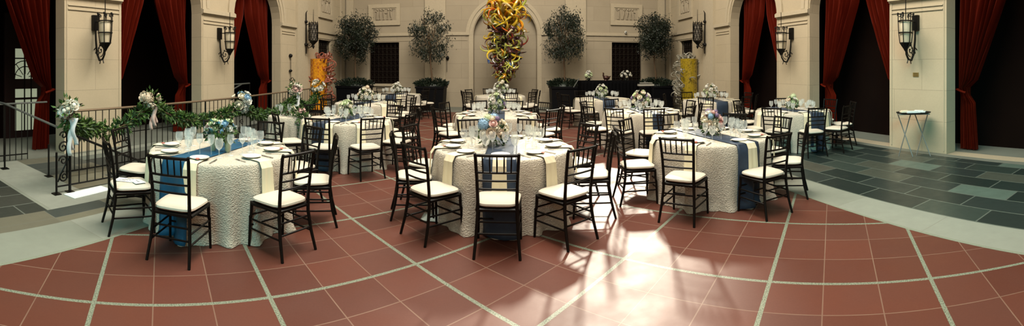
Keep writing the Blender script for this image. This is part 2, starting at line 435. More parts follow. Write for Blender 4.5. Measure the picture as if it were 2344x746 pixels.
# relief panels
def relief(w, h, seed):
    rnd = random.Random(seed); fr = MB()
    for (a, b, c, d, t) in ((-w - .17, w + .17, h, h + .17, .07), (-w - .17, w + .17, -h - .17, -h, .07), (-w - .17, -w, -h, h, .07), (w, w + .17, -h, h, .07),
                            (-w, w, h - .05, h, .04), (-w, w, -h, -h + .05, .04), (-w, -w + .05, -h + .05, h - .05, .04), (w - .05, w, -h + .05, h - .05, .04)):
        fr.box(a, b, -t, 0, c, d)
    fg = MB(); fg.box(-w, w, -.015, 0, -h, h)
    k = int(w * 2 / .19)
    for i in range(k):
        x = -w + .12 + (2 * w - .24) * (i + .5) / k; y = -.03; z0 = -h + .08
        lean = rnd.uniform(-.06, .06)
        fg.tube([(x, y, z0), (x + lean, y, z0 + h * .8), (x + lean * 1.4, y, z0 + h * 1.25)], [.03, .05, .03], 7)
        fg.ball((x + lean * 1.5, y, z0 + h * 1.45), .045, .03, .05)
        fg.tube([(x + lean, y - .01, z0 + h * 1.15), (x + lean + rnd.choice((-1, 1)) * .09, y - .01, z0 + h * rnd.uniform(.7, 1.5))], .018, 6)
        fg.tube([(x, y, z0 + .1), (x + rnd.choice((-1, 1)) * .07, y, z0)], .024, 6)
    return fr, fg
for (x, y, rz, w, lab) in ((-5.29, YB, 0, .56, 'carved stone relief panel on back wall above grille between trees'), (5.28, YB, 0, .56, 'carved stone relief panel on back wall above the black bar'),
                         (-SX, 16.05, PI / 2, .52, 'carved stone relief panel on side wall above the amber glass column'), (SX, 16.05, -PI / 2, .52, 'carved stone relief panel on side wall above the gold glass column')):
    t = empty('relief_panel', (x, y, 4.02 if rz == 0 else 4.22), rz)
    fr, fg = relief(w, .30 if rz == 0 else .36, x); fr.build('frame', M_TRIM, t); fg.build('carving', M_STONE_B, t, True); tag(t, lab, 'relief', 'carved wall panels')

# ------------------------------------------------------------------ floor
HX0, HX1, HY0, HY1 = -6.85, -5.05, 4.35, 9.2          # stairwell
def fl(name, x0, x1, y0, y1, m, z=0.0, t=.08): return struct(MB().box(x0, x1, y0, y1, z - t, z).build(name, m))
fl('floor', -3.40, 3.64, YF, 16.1, M_TILE)
SI = mat('edge_strip', (.16, .18, .13), .6, var=(70, (.26, .28, .22)))
for i, (a, b) in enumerate(((-3.43, -3.39), (3.63, 3.67))): struct(MB().box(a, b, YF, 16.1, -.05, .0015).build('trim_%d' % (i + 1), SI))
fl('floor_border_left', -4.05, -3.40, YF, YB, M_BAND); fl('floor_border_right', 3.64, 4.19, YF, YB, M_BAND)
fl('floor_border_back', -3.40, 3.64, 16.1, YB, M_CORR)
fl('floor_slate_right', 4.19, 6.98, YF, YB, M_SLATE); fl('floor_threshold_right', 6.98, 8.35, YF, YB, M_CORR)
fl('floor_olive_row', -4.47, -4.05, YF, YB, M_OLIVE)
fl('floor_slate_left', -7.1, -4.47, YF, 2.45, M_SLATE2)
fl('floor_path_left', -7.1, -4.47, 2.45, 3.25, M_BAND); fl('floor_path_stair', -5.0, -4.47, 3.25, YB, M_BAND)
fl('floor_slate_stair', -7.1, -5.0, 3.25, HY0, M_OLIVE)
fl('floor_corridor_left', -9.4, -7.1, YF, YB, M_CORR, .012)
fl('floor_stair_edge', HX1, -5.0, HY0, HY1, M_BAND); fl('floor_wall_edge', -7.1, HX0, HY0, HY1, M_BAND)
fl('floor_slate_far', -7.1, -5.0, HY1, YB, M_SLATE2)
# pit
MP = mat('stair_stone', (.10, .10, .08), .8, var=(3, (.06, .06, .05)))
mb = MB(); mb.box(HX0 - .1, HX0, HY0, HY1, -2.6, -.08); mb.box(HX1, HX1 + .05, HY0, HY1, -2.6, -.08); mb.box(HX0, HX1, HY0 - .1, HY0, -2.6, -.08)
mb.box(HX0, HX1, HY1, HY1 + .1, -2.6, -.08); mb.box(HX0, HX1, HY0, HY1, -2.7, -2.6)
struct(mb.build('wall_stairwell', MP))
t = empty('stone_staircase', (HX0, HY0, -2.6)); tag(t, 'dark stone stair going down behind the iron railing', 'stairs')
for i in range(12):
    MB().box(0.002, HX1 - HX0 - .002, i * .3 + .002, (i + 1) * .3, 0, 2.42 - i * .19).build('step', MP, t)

# ------------------------------------------------------------------ curtains
def curtain(y_jamb, dirn, sx, seed, ztie=1.22):
    """half curtain hung in an arch and tied back to the jamb"""
    rnd = random.Random(seed); m = MB(); nz, nu = 30, 150; ph = rnd.uniform(0, 6)
    def width(z):
        if z < ztie: return .27 + .09 * (ztie - z) / ztie
        u = (z - ztie) / (3.3 - ztie); return .25 + .86 * u ** .95 if u < 1 else 1.11 + .25 * (u - 1)
    zs = [.03 + (4.75 - .03) * i / nz for i in range(nz + 1)]
    vs = []
    for z in zs:
        w = width(z); pin = 1 if abs(z - ztie) > .12 else .6
        for j in range(nu + 1):
            u = j / nu
            ang = u * 2 * PI * 7 + ph + .5 * math.sin(z * 1.3) + .6 * math.sin(u * 9); fold = .10 - (.5 + .5 * math.cos(ang)) ** 1.8 * (.23 if z > ztie else .12) - .03 * math.sin(ang * 2.3 + z)
            y = y_jamb + dirn * (.03 + w * pin * u)
            vs.append((sx * (SX + .54 + fold * (.75 + .25 * u)), y, z))
    fs = [(i * (nu + 1) + j, i * (nu + 1) + j + 1, (i + 1) * (nu + 1) + j + 1, (i + 1) * (nu + 1) + j) for i in range(nz) for j in range(nu)]
    m.add(vs, fs); return m
WORDS = {0: 'outermost arch', 1: 'middle arch', 2: 'arch by glass column'}
for sx in (-1, 1):
    for k, (a, b) in enumerate(ARCH):
        for (yj, dr) in ((a, 1), (b, -1)):
            t = empty('velvet_curtain', (0, 0, 0))
            curtain(yj, dr, sx, k * 7 + dr + sx * 3).build('drape', M_VEL, t, True)
            z = 1.22; y0, y1 = sorted((yj + dr * .01, yj + dr * .22))
            MB().tube([(sx * (SX + .37), y0, z - .03), (sx * (SX + .36), (y0 + y1) / 2, z), (sx * (SX + .38), y1, z + .03), (sx * (SX + .54), y1 + .01, z + .03), (sx * (SX + .56), y0, z)], .022, 6).build('tieback', M_VEL, t)
            place_ = ('far' if dr < 0 else 'near')
            tag(t, 'red velvet curtain tied to %s side of %s on %s side' % (place_, WORDS[k], 'railing' if sx < 0 else 'slate aisle'), 'curtain', 'red velvet arch curtains')

# ------------------------------------------------------------------ sconces
def scroll(c, r0, turns, a0, plane, sgn=1, n=20):
    pts = []
    for i in range(n + 1):
        q = i / n; a = a0 + sgn * turns * 2 * PI * q; r = r0 * (1 - q * .85)
        pts.append(plane(c[0] + r * math.cos(a), c[1] + r * math.sin(a)))
    return pts
def lantern(name='wall_lantern'):
    t = empty(name)                                     # origin on the wall; +X points into the room; z=0 at lantern ring height
    MB().box(0, .07, -.07, .07, -.15, .16).build('backplate', M_IRON, t)
    cx = .38; P2 = lambda u, v: (u, 0, v)
    m = MB()
    m.tube([(.05, 0, -.1), (.06, 0, -.35), (.10, 0, -.62), (.19, 0, -.76), (.29, 0, -.74), (.36, 0, -.64), (cx, 0, -.54)], [.016, .02, .022, .024, .022, .018, .014], 8)
    m.tube(scroll((.22, -.56), .13, 1.4, -PI / 2, P2), .010, 6)
    m.tube(scroll((.12, -.62), .07, 1.2, PI, P2, -1), .010, 6)
    m.tube([(.22, 0, -.76), (.20, 0, -.83)], .010, 6); m.tube([(.30, 0, -.74), (.33, 0, -.82)], .010, 6); m.tube([(.06, 0, -.5), (.0, 0, -.54)], .012, 6)
    for k in range(4):
        a = R(20 + 90 * k); m.ball((.22 + .06 * math.cos(a), 0, -.50 + .05 * math.sin(a)), .018)
    m.tube([(.07, 0, .02), (cx - .14, 0, .0)], .012, 6)
    m.build('bracket', M_IRON, t)
    m = MB()
    for (z, r, rr) in ((.10, .150, .012), (-.13, .140, .012), (-.33, .115, .010)):
        m.tube([(cx + r * math.cos(2 * PI * i / 20), r * math.sin(2 * PI * i / 20), z) for i in range(21)], rr, 6)
    for k in range(6):
        a = R(60 * k + 15); c, s_ = math.cos(a), math.sin(a)
        m.tube([(cx + .150 * c, .150 * s_, .22), (cx + .150 * c, .150 * s_, .10), (cx + .140 * c, .140 * s_, -.13), (cx + .115 * c, .115 * s_, -.33), (cx + .02 * c, .02 * s_, -.47)], .009, 6)
        pl = lambda u, v: (cx + u * c, u * s_, v)
        m.tube(scroll((.125, .20), .045, .9, 0, pl), .008, 5); m.ball((cx + .155 * c, .155 * s_, .245), .022)
    m.xf(Matrix.Translation((0, 0, -.09))); m.build('cage', M_IRON, t)
    MB().lathe([(.095, -.33), (.118, -.13), (.128, .08), (.124, .085)], 20, (cx, 0, -.09)).build('lamp_glass', M_FROST, t, True)
    MB().lathe([(.012, -.50), (.035, -.47), (.05, -.42), (.095, -.345), (.1, -.33)], 12, (cx, 0, -.09)).build('finial', M_IRON, t, True)
    MB().tube([(cx, 0, .0), (cx, 0, .55)], .009, 6).build('spike', M_IRON, t)
    return t
lt = lantern()
for (sx, y, lab) in ((-1, 5.02, 'black iron wall lantern on the broad pillar behind the railing'), (-1, 9.06, 'black iron wall lantern on second pillar behind the garland'),
                     (1, 9.06, 'black iron wall lantern on pillar behind the outer round table'), (1, 5.02, 'black iron wall lantern on pillar above the folding tray stand')):
    place(lt, (sx * SX, y, 2.60), 0 if sx < 0 else PI, lab, 'wall lantern', 'iron lanterns on the pillars')
def lattice_lantern():
    t = empty('lattice_lantern'); m = MB()
    m.tube([(.05, 0, -.75), (.05, 0, .75)], .022, 6); m.ball((.05, 0, .42), .06); m.ball((.05, 0, -.42), .07); m.tube([(.05, 0, .75), (.1, 0, .82)], [.02, .008], 6)
    m.tube([(.05, 0, -.35), (.14, 0, -.55), (.26, 0, -.50), (.32, 0, -.36)], .018, 6)
    m.tube(scroll((.19, -.42), .08, 1.3, 0, lambda u, v: (u, 0, v)), .012, 6); m.tube([(.05, 0, .30), (.2, 0, .34)], .014, 6)
    m.build('bracket', M_IRON, t); cx = .34; m = MB(); r = .17
    for z in (-.28, -.14, 0, .14, .28, .36): m.tube([(cx + r * math.cos(2 * PI * i / 16), r * math.sin(2 * PI * i / 16), z) for i in range(17)], .009, 5)
    for sg in (-1, 1):
        for k in range(10):
            m.tube([(cx + r * math.cos(2 * PI * k / 10 + sg * i * .16), r * math.sin(2 * PI * k / 10 + sg * i * .16), -.28 + i * .08) for i in range(9)], .010, 5)
    for k in range(8):
        a = PI * k / 4; m.tube([(cx + r * math.cos(a), r * math.sin(a), .36), (cx + r * math.cos(a), r * math.sin(a), .43)], [.012, .003], 5)
    m.build('cage', M_IRON, t)
    MB().lathe([(.12, -.27), (.13, .3)], 14, (cx, 0, 0)).build('lamp_glass', mat('smoked_lamp_glass', (.25, .22, .18), .3), t, True)
    MB().lathe([(.01, -.58), (.05, -.50), (.03, -.44), (.17, -.29)], 12, (cx, 0, 0)).build('finial', M_IRON, t, True)
    MB().tube([(cx, 0, .3), (cx, 0, .85)], [.016, .006], 6).build('spike', M_IRON, t)
    return t
ll = lattice_lantern()
place(ll, (-SX + .1, 14.0, 2.95), 0, 'black lattice iron lantern on the wall above the amber glass column', 'wall lantern', 'lattice lanterns')
place(ll, (SX - .1, 14.0, 2.95), PI, 'black lattice iron lantern on the wall above the gold glass column', 'wall lantern', 'lattice lanterns')
# small wall fittings
t = empty('wall_hook', (-SX, 13.0, 2.1)); tag(t, 'slim black hook rod with two bosses on wall beside the amber column', 'hook rod')
MB().ball((.05, 0, 0), .07).build('boss', M_IRON, t, True); MB().ball((.05, 0, -.52), .06, .07, .05).build('boss', M_IRON, t, True)
m = MB(); m.tube([(.05, 0, .05), (.05, 0, -1.3)], .010, 6)
for k in range(2): m.tube(scroll((.1, -.8 - .25 * k), .09, 1.2, PI, lambda u, v: (u, 0, v)), .012, 5)
m.build('rod', M_IRON, t)
t = empty('wall_boss', (-2.47, YB, 2.1)); tag(t, 'small dark boss with cord on the back wall beside a potted tree', 'wall fitting')
MB().ball((0, -.05, 0), .07, .05, .09).build('boss', M_IRON, t, True); MB().tube([(-.03, -.03, 1.2), (-.03, -.03, -.6)], .008, 5).build('cord', M_IRON, t)
t = empty('security_camera', (pol(1431, 18.9)[0], YB - .12, ZS + .1)); tag(t, 'small white security camera on the back wall ledge above bar', 'camera')
MB().lathe([(.03, -.04), (.06, 0), (.06, .05), (.02, .08)], 12).build('housing', M_WHITE, t, True); MB().ball((0, -.05, .02), .025).build('lens', M_IRON, t)
t = empty('wall_plaque', (SX, 5.02 + .02, 1.55)); tag(t, 'small tarnished brass plaque on the pillar above the tray stand', 'plaque')
MB().box(-.012, 0, -.07, .07, -.042, .042).build('plate', M_BRASS, t)
m = MB()
for i in range(3):
    for j in range(5): m.box(-.015, -.012, -.055 + j * .022, -.038 + j * .022, .018 - i * .022, .024 - i * .022)
m.build('engraving', M_IRON, t)

# ------------------------------------------------------------------ chair
def make_chair():
    t = empty('banquet_chair')
    n = 24; prof = [(.0, 0), (.6, .0), (.93, .012), (1, .026), (.985, .042), (.9, .053), (.6, .062), (0, .064)]
    def sq(a, r, z):
        c, s_ = math.cos(a), math.sin(a); e = .42
        x = math.copysign(abs(c) ** e, c) * r; y = math.copysign(abs(s_) ** e, s_) * r
        return (x * (.208 + .018 * y), y * .200 + .005, z)
    m = MB(); vs = [sq(2 * PI * j / n, max(r, .001), .428 + z) for (r, z) in prof for j in range(n)]
    m.add(vs, [(i * n + j, i * n + (j + 1) % n, (i + 1) * n + (j + 1) % n, (i + 1) * n + j) for i in range(len(prof) - 1) for j in range(n)])
    m.build('seat_pad', M_SEAT, t, True)
    m = MB(); m.tube([(-.185, -.185, .415), (-.205, .185, .415)], .017, 6); m.tube([(.185, -.185, .415), (.205, .185, .415)], .017, 6)
    m.tube([(-.205, .185, .415), (.205, .185, .415)], .018, 6); m.tube([(-.185, -.185, .415), (.185, -.185, .415)], .017, 6)
    m.box(-.19, .19, -.18, .18, .405, .43); m.build('seat_frame', M_CHAIR, t)
    for s_ in (-1, 1):
        MB().tube([(s_ * .200, .185, .43), (s_ * .203, .192, .30), (s_ * .206, .198, .285), (s_ * .206, .200, .27), (s_ * .212, .212, 0)], [.017, .015, .018, .015, .0125], 7).build('leg', M_CHAIR, t, True)
        MB().tube([(s_ * .196, -.262, .940), (s_ * .192, -.246, .90), (s_ * .182, -.212, .70), (s_ * .175, -.190, .50), (s_ * .178, -.188, .36), (s_ * .190, -.215, .18), (s_ * .205, -.262, 0)],
                  [.013, .0155, .0155, .0165, .0165, .0155, .0135], 7).build('leg', M_CHAIR, t, True)
    def by(z): return -.190 - (z - .5) * .16 if z > .5 else -.188
    def bxw(z): return .175 + (z - .5) * .045
    for z, r in ((.922, .0145), (.765, .011), (.690, .010), (.612, .010)):
        w = bxw(z); MB().tube([(-w, by(z), z), (-w * .5, by(z) - .012, z), (0, by(z) - .016, z), (w * .5, by(z) - .012, z), (w, by(z), z)], r, 6).build('back_rail', M_CHAIR, t, True)
    for k in range(5):
        u = (k - 2) / 3.0; MB().tube([(u * bxw(.765), by(.765) - .014, .765), (u * bxw(.84) * 1.0, by(.84) - .014, .84), (u * bxw(.92), by(.92) - .014, .92)], [.006, .0085, .006], 5).build('spindle', M_CHAIR, t, True)
    for (a, b) in (((-.208, .205, .20), (.208, .205, .20)), ((-.206, .2, .30), (.206, .2, .30)), ((-.187, -.21, .21), (.187, -.21, .21)), ((-.180, -.19, .31), (.180, -.19, .31))):
        MB().tube([a, b], .0095, 6).build('stretcher', M_CHAIR, t)
    for s_ in (-1, 1):
        MB().tube([(s_ * .208, .205, .175), (s_ * .19, -.215, .175)], .0095, 6).build('stretcher', M_CHAIR, t)
        MB().tube([(s_ * .206, .2, .265), (s_ * .182, -.20, .265)], .0095, 6).build('stretcher', M_CHAIR, t)
    return t
CHAIR = make_chair()

# ------------------------------------------------------------------ table linen
RT = .80
def fold_r(a, z, seed, rb=.83, top=RT):
    """cloth radius at angle a, height z"""
    q = 1 - z / .765
    w = math.sin(9 * a + seed) * .45 + math.sin(14 * a + seed * 2.3) * .4 + math.sin(22 * a + seed * .7) * .28
    return top + .022 * min(1, q * 8) + .012 * q + w * (.016 * min(1, q * 3) + .072 * q ** 1.5)
def make_cloth(seed, rt=RT, h=.765):
    m = MB(); n = 144; vs = []; zs = [.765, .758, .74, .70, .62, .52, .42, .32, .22, .13, .06, .02, .004]
    vs.append((0, 0, h))
    for r in (.3, .6, .97): 
        for j in range(n): a = 2 * PI * j / n; vs.append((rt * r * math.cos(a), rt * r * math.sin(a), h))
    for z in zs[1:]:
        for j in range(n):
            a = 2 * PI * j / n; r = fold_r(a, z, seed, top=rt)
            if z > .75: r = rt * .995
            if z < .05: r += .012 + .012 * math.sin(23 * a + seed)
            vs.append((r * math.cos(a), r * math.sin(a), z * h / .765))
    k = 3 + len(zs) - 1; fs = [(0, 1 + j, 1 + (j + 1) % n) for j in range(n)]
    for i in range(k - 1):
        for j in range(n): fs.append((1 + i * n + j, 1 + (i + 1) * n + j, 1 + (i + 1) * n + (j + 1) % n, 1 + i * n + (j + 1) % n))
    m.add(vs, fs); return m
def make_runner(seed, w=.17, zb=.01, rt=RT):
    """strip of cloth over the table along local +X, both ends to the floor"""
    m = MB(); path = []
    N = 20
    for i in range(N + 1): path.append(('top', -rt * .99 + 2 * rt * .99 * i / N))
    zs = [.765 - (.765 - zb) * (i / 14) for i in range(1, 15)]
    vs = []; K = 9
    def side(sg, z, v):
        a = math.asin(max(-1, min(1, v / (rt + .06)))); a = a if sg > 0 else PI - a
        r = fold_r(a, z, seed, top=rt) + .018 + .012 * math.sin(v * 40 + z * 5) * (1 - z)
        if z < .05: r += .03
        return (r * math.cos(a), r * math.sin(a), max(z, .02))
    rows = []
    for z in reversed(zs): rows.append([side(-1, z, (-1 + 2 * j / (K - 1)) * (w + .02 * (1 - z))) for j in range(K)])
    for _, x in path:
        row = []
        for j in range(K):
            v = (-1 + 2 * j / (K - 1)) * w; xm = math.sqrt(max(.01, (rt * .995) ** 2 - v * v)); xx = max(-xm - .012, min(xm + .012, x))
            row.append((xx, v, .772 + .002 * math.sin(x * 30 + v * 20)))
        rows.append(row)
    for z in zs: rows.append([side(1, z, (-1 + 2 * j / (K - 1)) * (w + .02 * (1 - z))) for j in range(K)])
    for r in rows: vs += r
    m.add(vs, [(i * K + j, i * K + j + 1, (i + 1) * K + j + 1, (i + 1) * K + j) for i in range(len(rows) - 1) for j in range(K - 1)])
    return m
def make_napkin(drop=.30, w=.068):
    """long folded napkin, local +X is outward from the table centre"""
    m = MB(); K = 5; rows = []
    for x in (.50, .6, .7, .78): rows.append([(x, (-1 + 2 * j / (K - 1)) * w, .776 + .002 * (j % 2)) for j in range(K)])
    rows.append([(RT + .012, (-1 + 2 * j / (K - 1)) * w, .772) for j in range(K)])
    for i in range(1, 7):
        z = .765 - drop * i / 6; rows.append([(RT + .045 + .02 * (i / 6) + .006 * (j % 2), (-1 + 2 * j / (K - 1)) * w * (1 + .12 * i / 6), z) for j in range(K)])
    n = len(rows); vs = [p for r in rows for p in r]
    fs = [(i * K + j, i * K + j + 1, (i + 1) * K + j + 1, (i + 1) * K + j) for i in range(n - 1) for j in range(K - 1)]
    m.add(vs, fs); return m
NAPKIN = make_napkin().build('napkin', M_NAP); NAPKIN.modifiers.new('thick', 'SOLIDIFY').thickness = .004
PLATE = MB().lathe([(.0, .0), (.075, 0), (.082, .004), (.13, .016), (.132, .019), (.08, .008), (0, .006)], 28).build('dinner_plate', M_PLATE, None, True)
def goblet(name, h, r, base):
    t = empty(name)
    MB().lathe([(.034, 0), (.033, .004), (.006, .010), (.005, h * base), (.012, h * base + .008)], 14).build('stem', M_GLASS, t, True)
    hb = h * base + .008; L = h - hb
    MB().lathe([(.006, hb), (r * .75, hb + L * .18), (r, hb + L * .48), (r * .96, hb + L * .8), (r * .86, h)], 16, caps=False).build('bowl', M_BOWL, t, True)
    return t
GOB = goblet('water_goblet', .20, .044, .36); WINE = goblet('wine_glass', .225, .038, .48)
def fork_():
    t = MB(); t.box(-.005, .005, 0, .11, .002, .005); t.box(-.010, .010, .11, .135, .002, .005)
    for k in range(4): t.box(-.010 + k * .006, -.0075 + k * .006, .135, .175, .002, .005)
    return t.build('fork', M_SILVER)
def knife_():
    t = empty('knife'); MB().box(-.006, .006, 0, .09, .001, .007).build('handle', M_SILVER, t)
    MB().add([(-.008, .09, .002), (.008, .09, .002), (.009, .18, .002), (.0, .205, .002), (-.008, .19, .002), (-.008, .09, .005), (.008, .09, .005), (.009, .18, .005), (.0, .205, .005), (-.008, .19, .005)],
             [(4, 3, 2, 1, 0), (5, 6, 7, 8, 9), (0, 1, 6, 5), (1, 2, 7, 6), (2, 3, 8, 7), (3, 4, 9, 8), (4, 0, 5, 9)]).build('blade', M_SILVER, t)
    return t
FORK = fork_(); KNIFE = knife_()

# flowers ---------------------------------------------------------------
def rose_mesh(r=.045, seed=0):
    rnd = random.Random(seed); m = MB()
    m.ball((0, 0, 0), r * .55, r * .55, r * .6, 7, 5)
    for ring, (n, rr, tilt, sz) in enumerate(((4, .35, .15, .62), (5, .6, .45, .8), (7, .85, .9, .9))):
        for k in range(n):
            a = 2 * PI * (k + ring * .5) / n + rnd.uniform(-.1, .1); c, s_ = math.cos(a), math.sin(a); tx, ty = -s_, c
            w = r * sz * .62; h = r * sz
            base = Vector((c * r * rr * .55, s_ * r * rr * .55, -r * .35)); o = Vector((c, s_, 0)) * math.sin(tilt) + Vector((0, 0, 1)) * math.cos(tilt); T = Vector((tx, ty, 0))
            p = [base - T * w * .5, base + T * w * .5, base + o * h * .6 + T * w + Vector((c, s_, 0)) * r * .12, base + o * h * 1.05 + T * w * .5, base + o * h * 1.1 - T * w * .5, base + o * h * .6 - T * w + Vector((c, s_, 0)) * r * .12]
            q = base + o * h * .55 + Vector((c, s_, 0)) * r * .25
            m.add(p + [q], [(0, 1, 6), (1, 2, 6), (2, 3, 6), (3, 4, 6), (4, 5, 6), (5, 0, 6)])
    return m
def hyd_mesh(r=.07, seed=1):
    rnd = random.Random(seed); m = MB(); m.ball((0, 0, 0), r * .82, n=8, m=6)
    for i in range(70):
        z = 1 - 1.7 * i / 70; a = i * 2.4; q = math.sqrt(max(0, 1 - z * z)); d = Vector((q * math.cos(a), q * math.sin(a), z)); p = d * r * rnd.uniform(.88, 1.06)
        A = d.orthogonal().normalized(); B = d.cross(A); g = rnd.uniform(0, 1.5); s_ = r * .2
        for k in range(4):
            u = A * math.cos(g + k * PI / 2) + B * math.sin(g + k * PI / 2); v = d.cross(u)
            m.add([p, p + u * s_ * .6 + v * s_ * .35, p + u * s_ + d * s_ * .15, p + u * s_ * .6 - v * s_ * .35], [(0, 1, 2, 3)])
    return m
ROSE = [rose_mesh(.045, i) for i in range(3)]; HYD = hyd_mesh()
FM = {}
def fmesh(kind, m):
    k = (kind, m.name)
    if k not in FM: FM[k] = (HYD if kind == 'h' else ROSE[kind]).mesh('blossom', m)
    return FM[k]
def blossom(parent, loc, kind, m, s, tilt=None, rnd=random, name=None):
    o = bpy.data.objects.new(name or ('hydrangea' if kind == 'h' else 'rose'), fmesh(kind, m)); C.objects.link(o); o.parent = parent; o.location = loc; o.scale = (s, s, s)
    if tilt is not None:
        o.rotation_euler = Vector(tilt).to_track_quat('Z', 'Y').to_euler()
    return o
def foliage(m, c, rx, rz, n, rnd, L=(.05, .09), up=.2):
    for i in range(n):
        d = Vector((rnd.gauss(0, 1), rnd.gauss(0, 1), rnd.gauss(0, 1) + up)); d.normalize()
        p = Vector((c[0] + d.x * rx * rnd.uniform(.3, .9), c[1] + d.y * rx * rnd.uniform(.3, .9), c[2] + d.z * rz * rnd.uniform(.3, .9)))
        l = rnd.uniform(*L); m.leaf(p, d + Vector((0, 0, -.15)), l, l * .45, rnd)
    return m
def vase_mesh(r, h): return MB().lathe([(r * .6, 0), (r * .85, h * .1), (r, h * .6), (r * .8, h * .9), (r * .9, h)], 16)
def bouquet(name, loc, rz, spec, R0, H0, leafm, nleaf, vr, vh, seed, vm=None):
    """spec: list of (az deg, elev deg, kind, material, scale)"""
    rnd = random.Random(seed); t = empty(name, loc, rz)
    vase_mesh(vr, vh).build('vase', vm or M_BOWL, t, True)
    zc = vh + H0 * .30
    for (az, el, kind, m, s) in spec:
        d = Vector((math.cos(R(el)) * math.cos(R(az)), math.cos(R(el)) * math.sin(R(az)), math.sin(R(el))))
        blossom(t, (d.x * R0 * .85, d.y * R0 * .85, zc + d.z * H0 * .62), kind, m, s, d)
    m = MB(); foliage(m, (0, 0, zc - H0 * .08), R0 * 1.0, H0 * .6, nleaf, rnd)
    for k in range(7): m.tube([(rnd.uniform(-.02, .02), rnd.uniform(-.02, .02), .02), (rnd.uniform(-.06, .06), rnd.uniform(-.06, .06), zc)], .004, 4)
    m.build('foliage', leafm, t)
    return t
def ring_spec(rnd, mats, n):
    out = []
    for i in range(n):
        z = 1 - 1.25 * (i + .5) / n; out.append((i * 137.5, math.degrees(math.asin(max(-1, min(1, z)))), rnd.choice((0, 1, 2, 2, 'h')) if i % 4 == 0 else rnd.choice((0, 1, 2)), rnd.choice(mats), rnd.uniform(.75, 1.15)))
    return out

# ------------------------------------------------------------------ tables
# (name, centre, runner angle, runner material, chair angles, detail)
def tc(px, d): return pol(px, d)
T = {
 'blue':   dict(c=(-3.02, 3.84), run=275, m=M_NAVY_LIT, ch=[202, 243, 288, 341, 24, 62, 95, 130], short='teal-lit blue runner table'),
 'peach':  dict(c=(-.03, 5.08), run=268, m=M_NAVY, ch=[160, 194, 228, 268, 306, 350, 28, 72, 112], short='peach rose bouquet table'),
 'pink':   dict(c=(2.70, 5.19), run=277, m=M_NAVY, ch=[137, 178, 226, 279, 320, 4, 45, 95], short='pink and purple bouquet table'),
 'rail2':  dict(c=tc(792, 7.72), run=80, m=M_NAVY, ch=[232, 272, 308, 347, 26, 64, 104, 142], short='second-row table beside garland'),
 'rail3':  dict(c=tc(836, 11.3), run=262, m=M_NAVY, ch=[285, 322, 0, 40, 80, 120, 165, 240], short='third-row table beside garland'),
 'amber':  dict(c=tc(908, 14.9), run=90, m=M_NAVY, ch=[250, 290, 330, 10, 50, 90, 130, 180], short='last-row table by the amber column'),
 'mid2':   dict(c=tc(1136, 8.55), run=90, m=M_NAVY, ch=[148, 182, 216, 72, 108, 36, 0, 324], short='middle second-row table'),
 'mid3':   dict(c=tc(1146, 14.1), run=92, m=M_NAVY, ch=[150, 185, 220, 285, 320, 355, 30, 75, 110], short='table before the curling glass sculpture'),
 'bar2':   dict(c=tc(1468, 9.25), run=270, m=M_NAVY, ch=[262, 230, 200, 300, 335, 10, 60, 105, 150], short='table behind the pink bouquet table'),
 'bar':    dict(c=tc(1378, 12.8), run=271, m=M_NAVY, ch=[205, 238, 300, 335, 15, 60, 110, 160], short='table before the black bar'),
 'gold':   dict(c=tc(1628, 12.2), run=264, m=M_NAVY, ch=[200, 236, 290, 325, 5, 50, 100, 150], short='table before the gold column'),
 'outer':  dict(c=(5.78, 7.29), run=270, m=M_NAVY, ch=[252, 214, 178, 288, 326, 8, 60, 120], short='outer table beside the slate floor'),
}
ORD = ['on camera side', 'first clockwise from camera side', 'second clockwise from camera side', 'third clockwise from camera side', 'fourth clockwise from camera side',
       'fifth clockwise from camera side', 'sixth clockwise from camera side', 'seventh clockwise from camera side', 'eighth clockwise from camera side']
rnd = random.Random(4)
def base_table(c, short, rt=RT, h=.765):
    t = empty('banquet_table', (c[0], c[1], 0)); tag(t, 'round banquet table under the white cloth, the ' + short, 'table', 'round banquet tables')
    MB().lathe([(rt - .03, h - .04), (rt - .03, h - .008)], 40).build('tabletop', mat('plywood', (.35, .25, .15), .6), t)
    m = MB()
    for k in range(4): a = PI / 4 + k * PI / 2; MB().tube([(math.cos(a) * rt * .6, math.sin(a) * rt * .6, 0), (math.cos(a) * rt * .5, math.sin(a) * rt * .5, h - .04)], .016, 6).build('leg', M_STEEL, t)
    return t
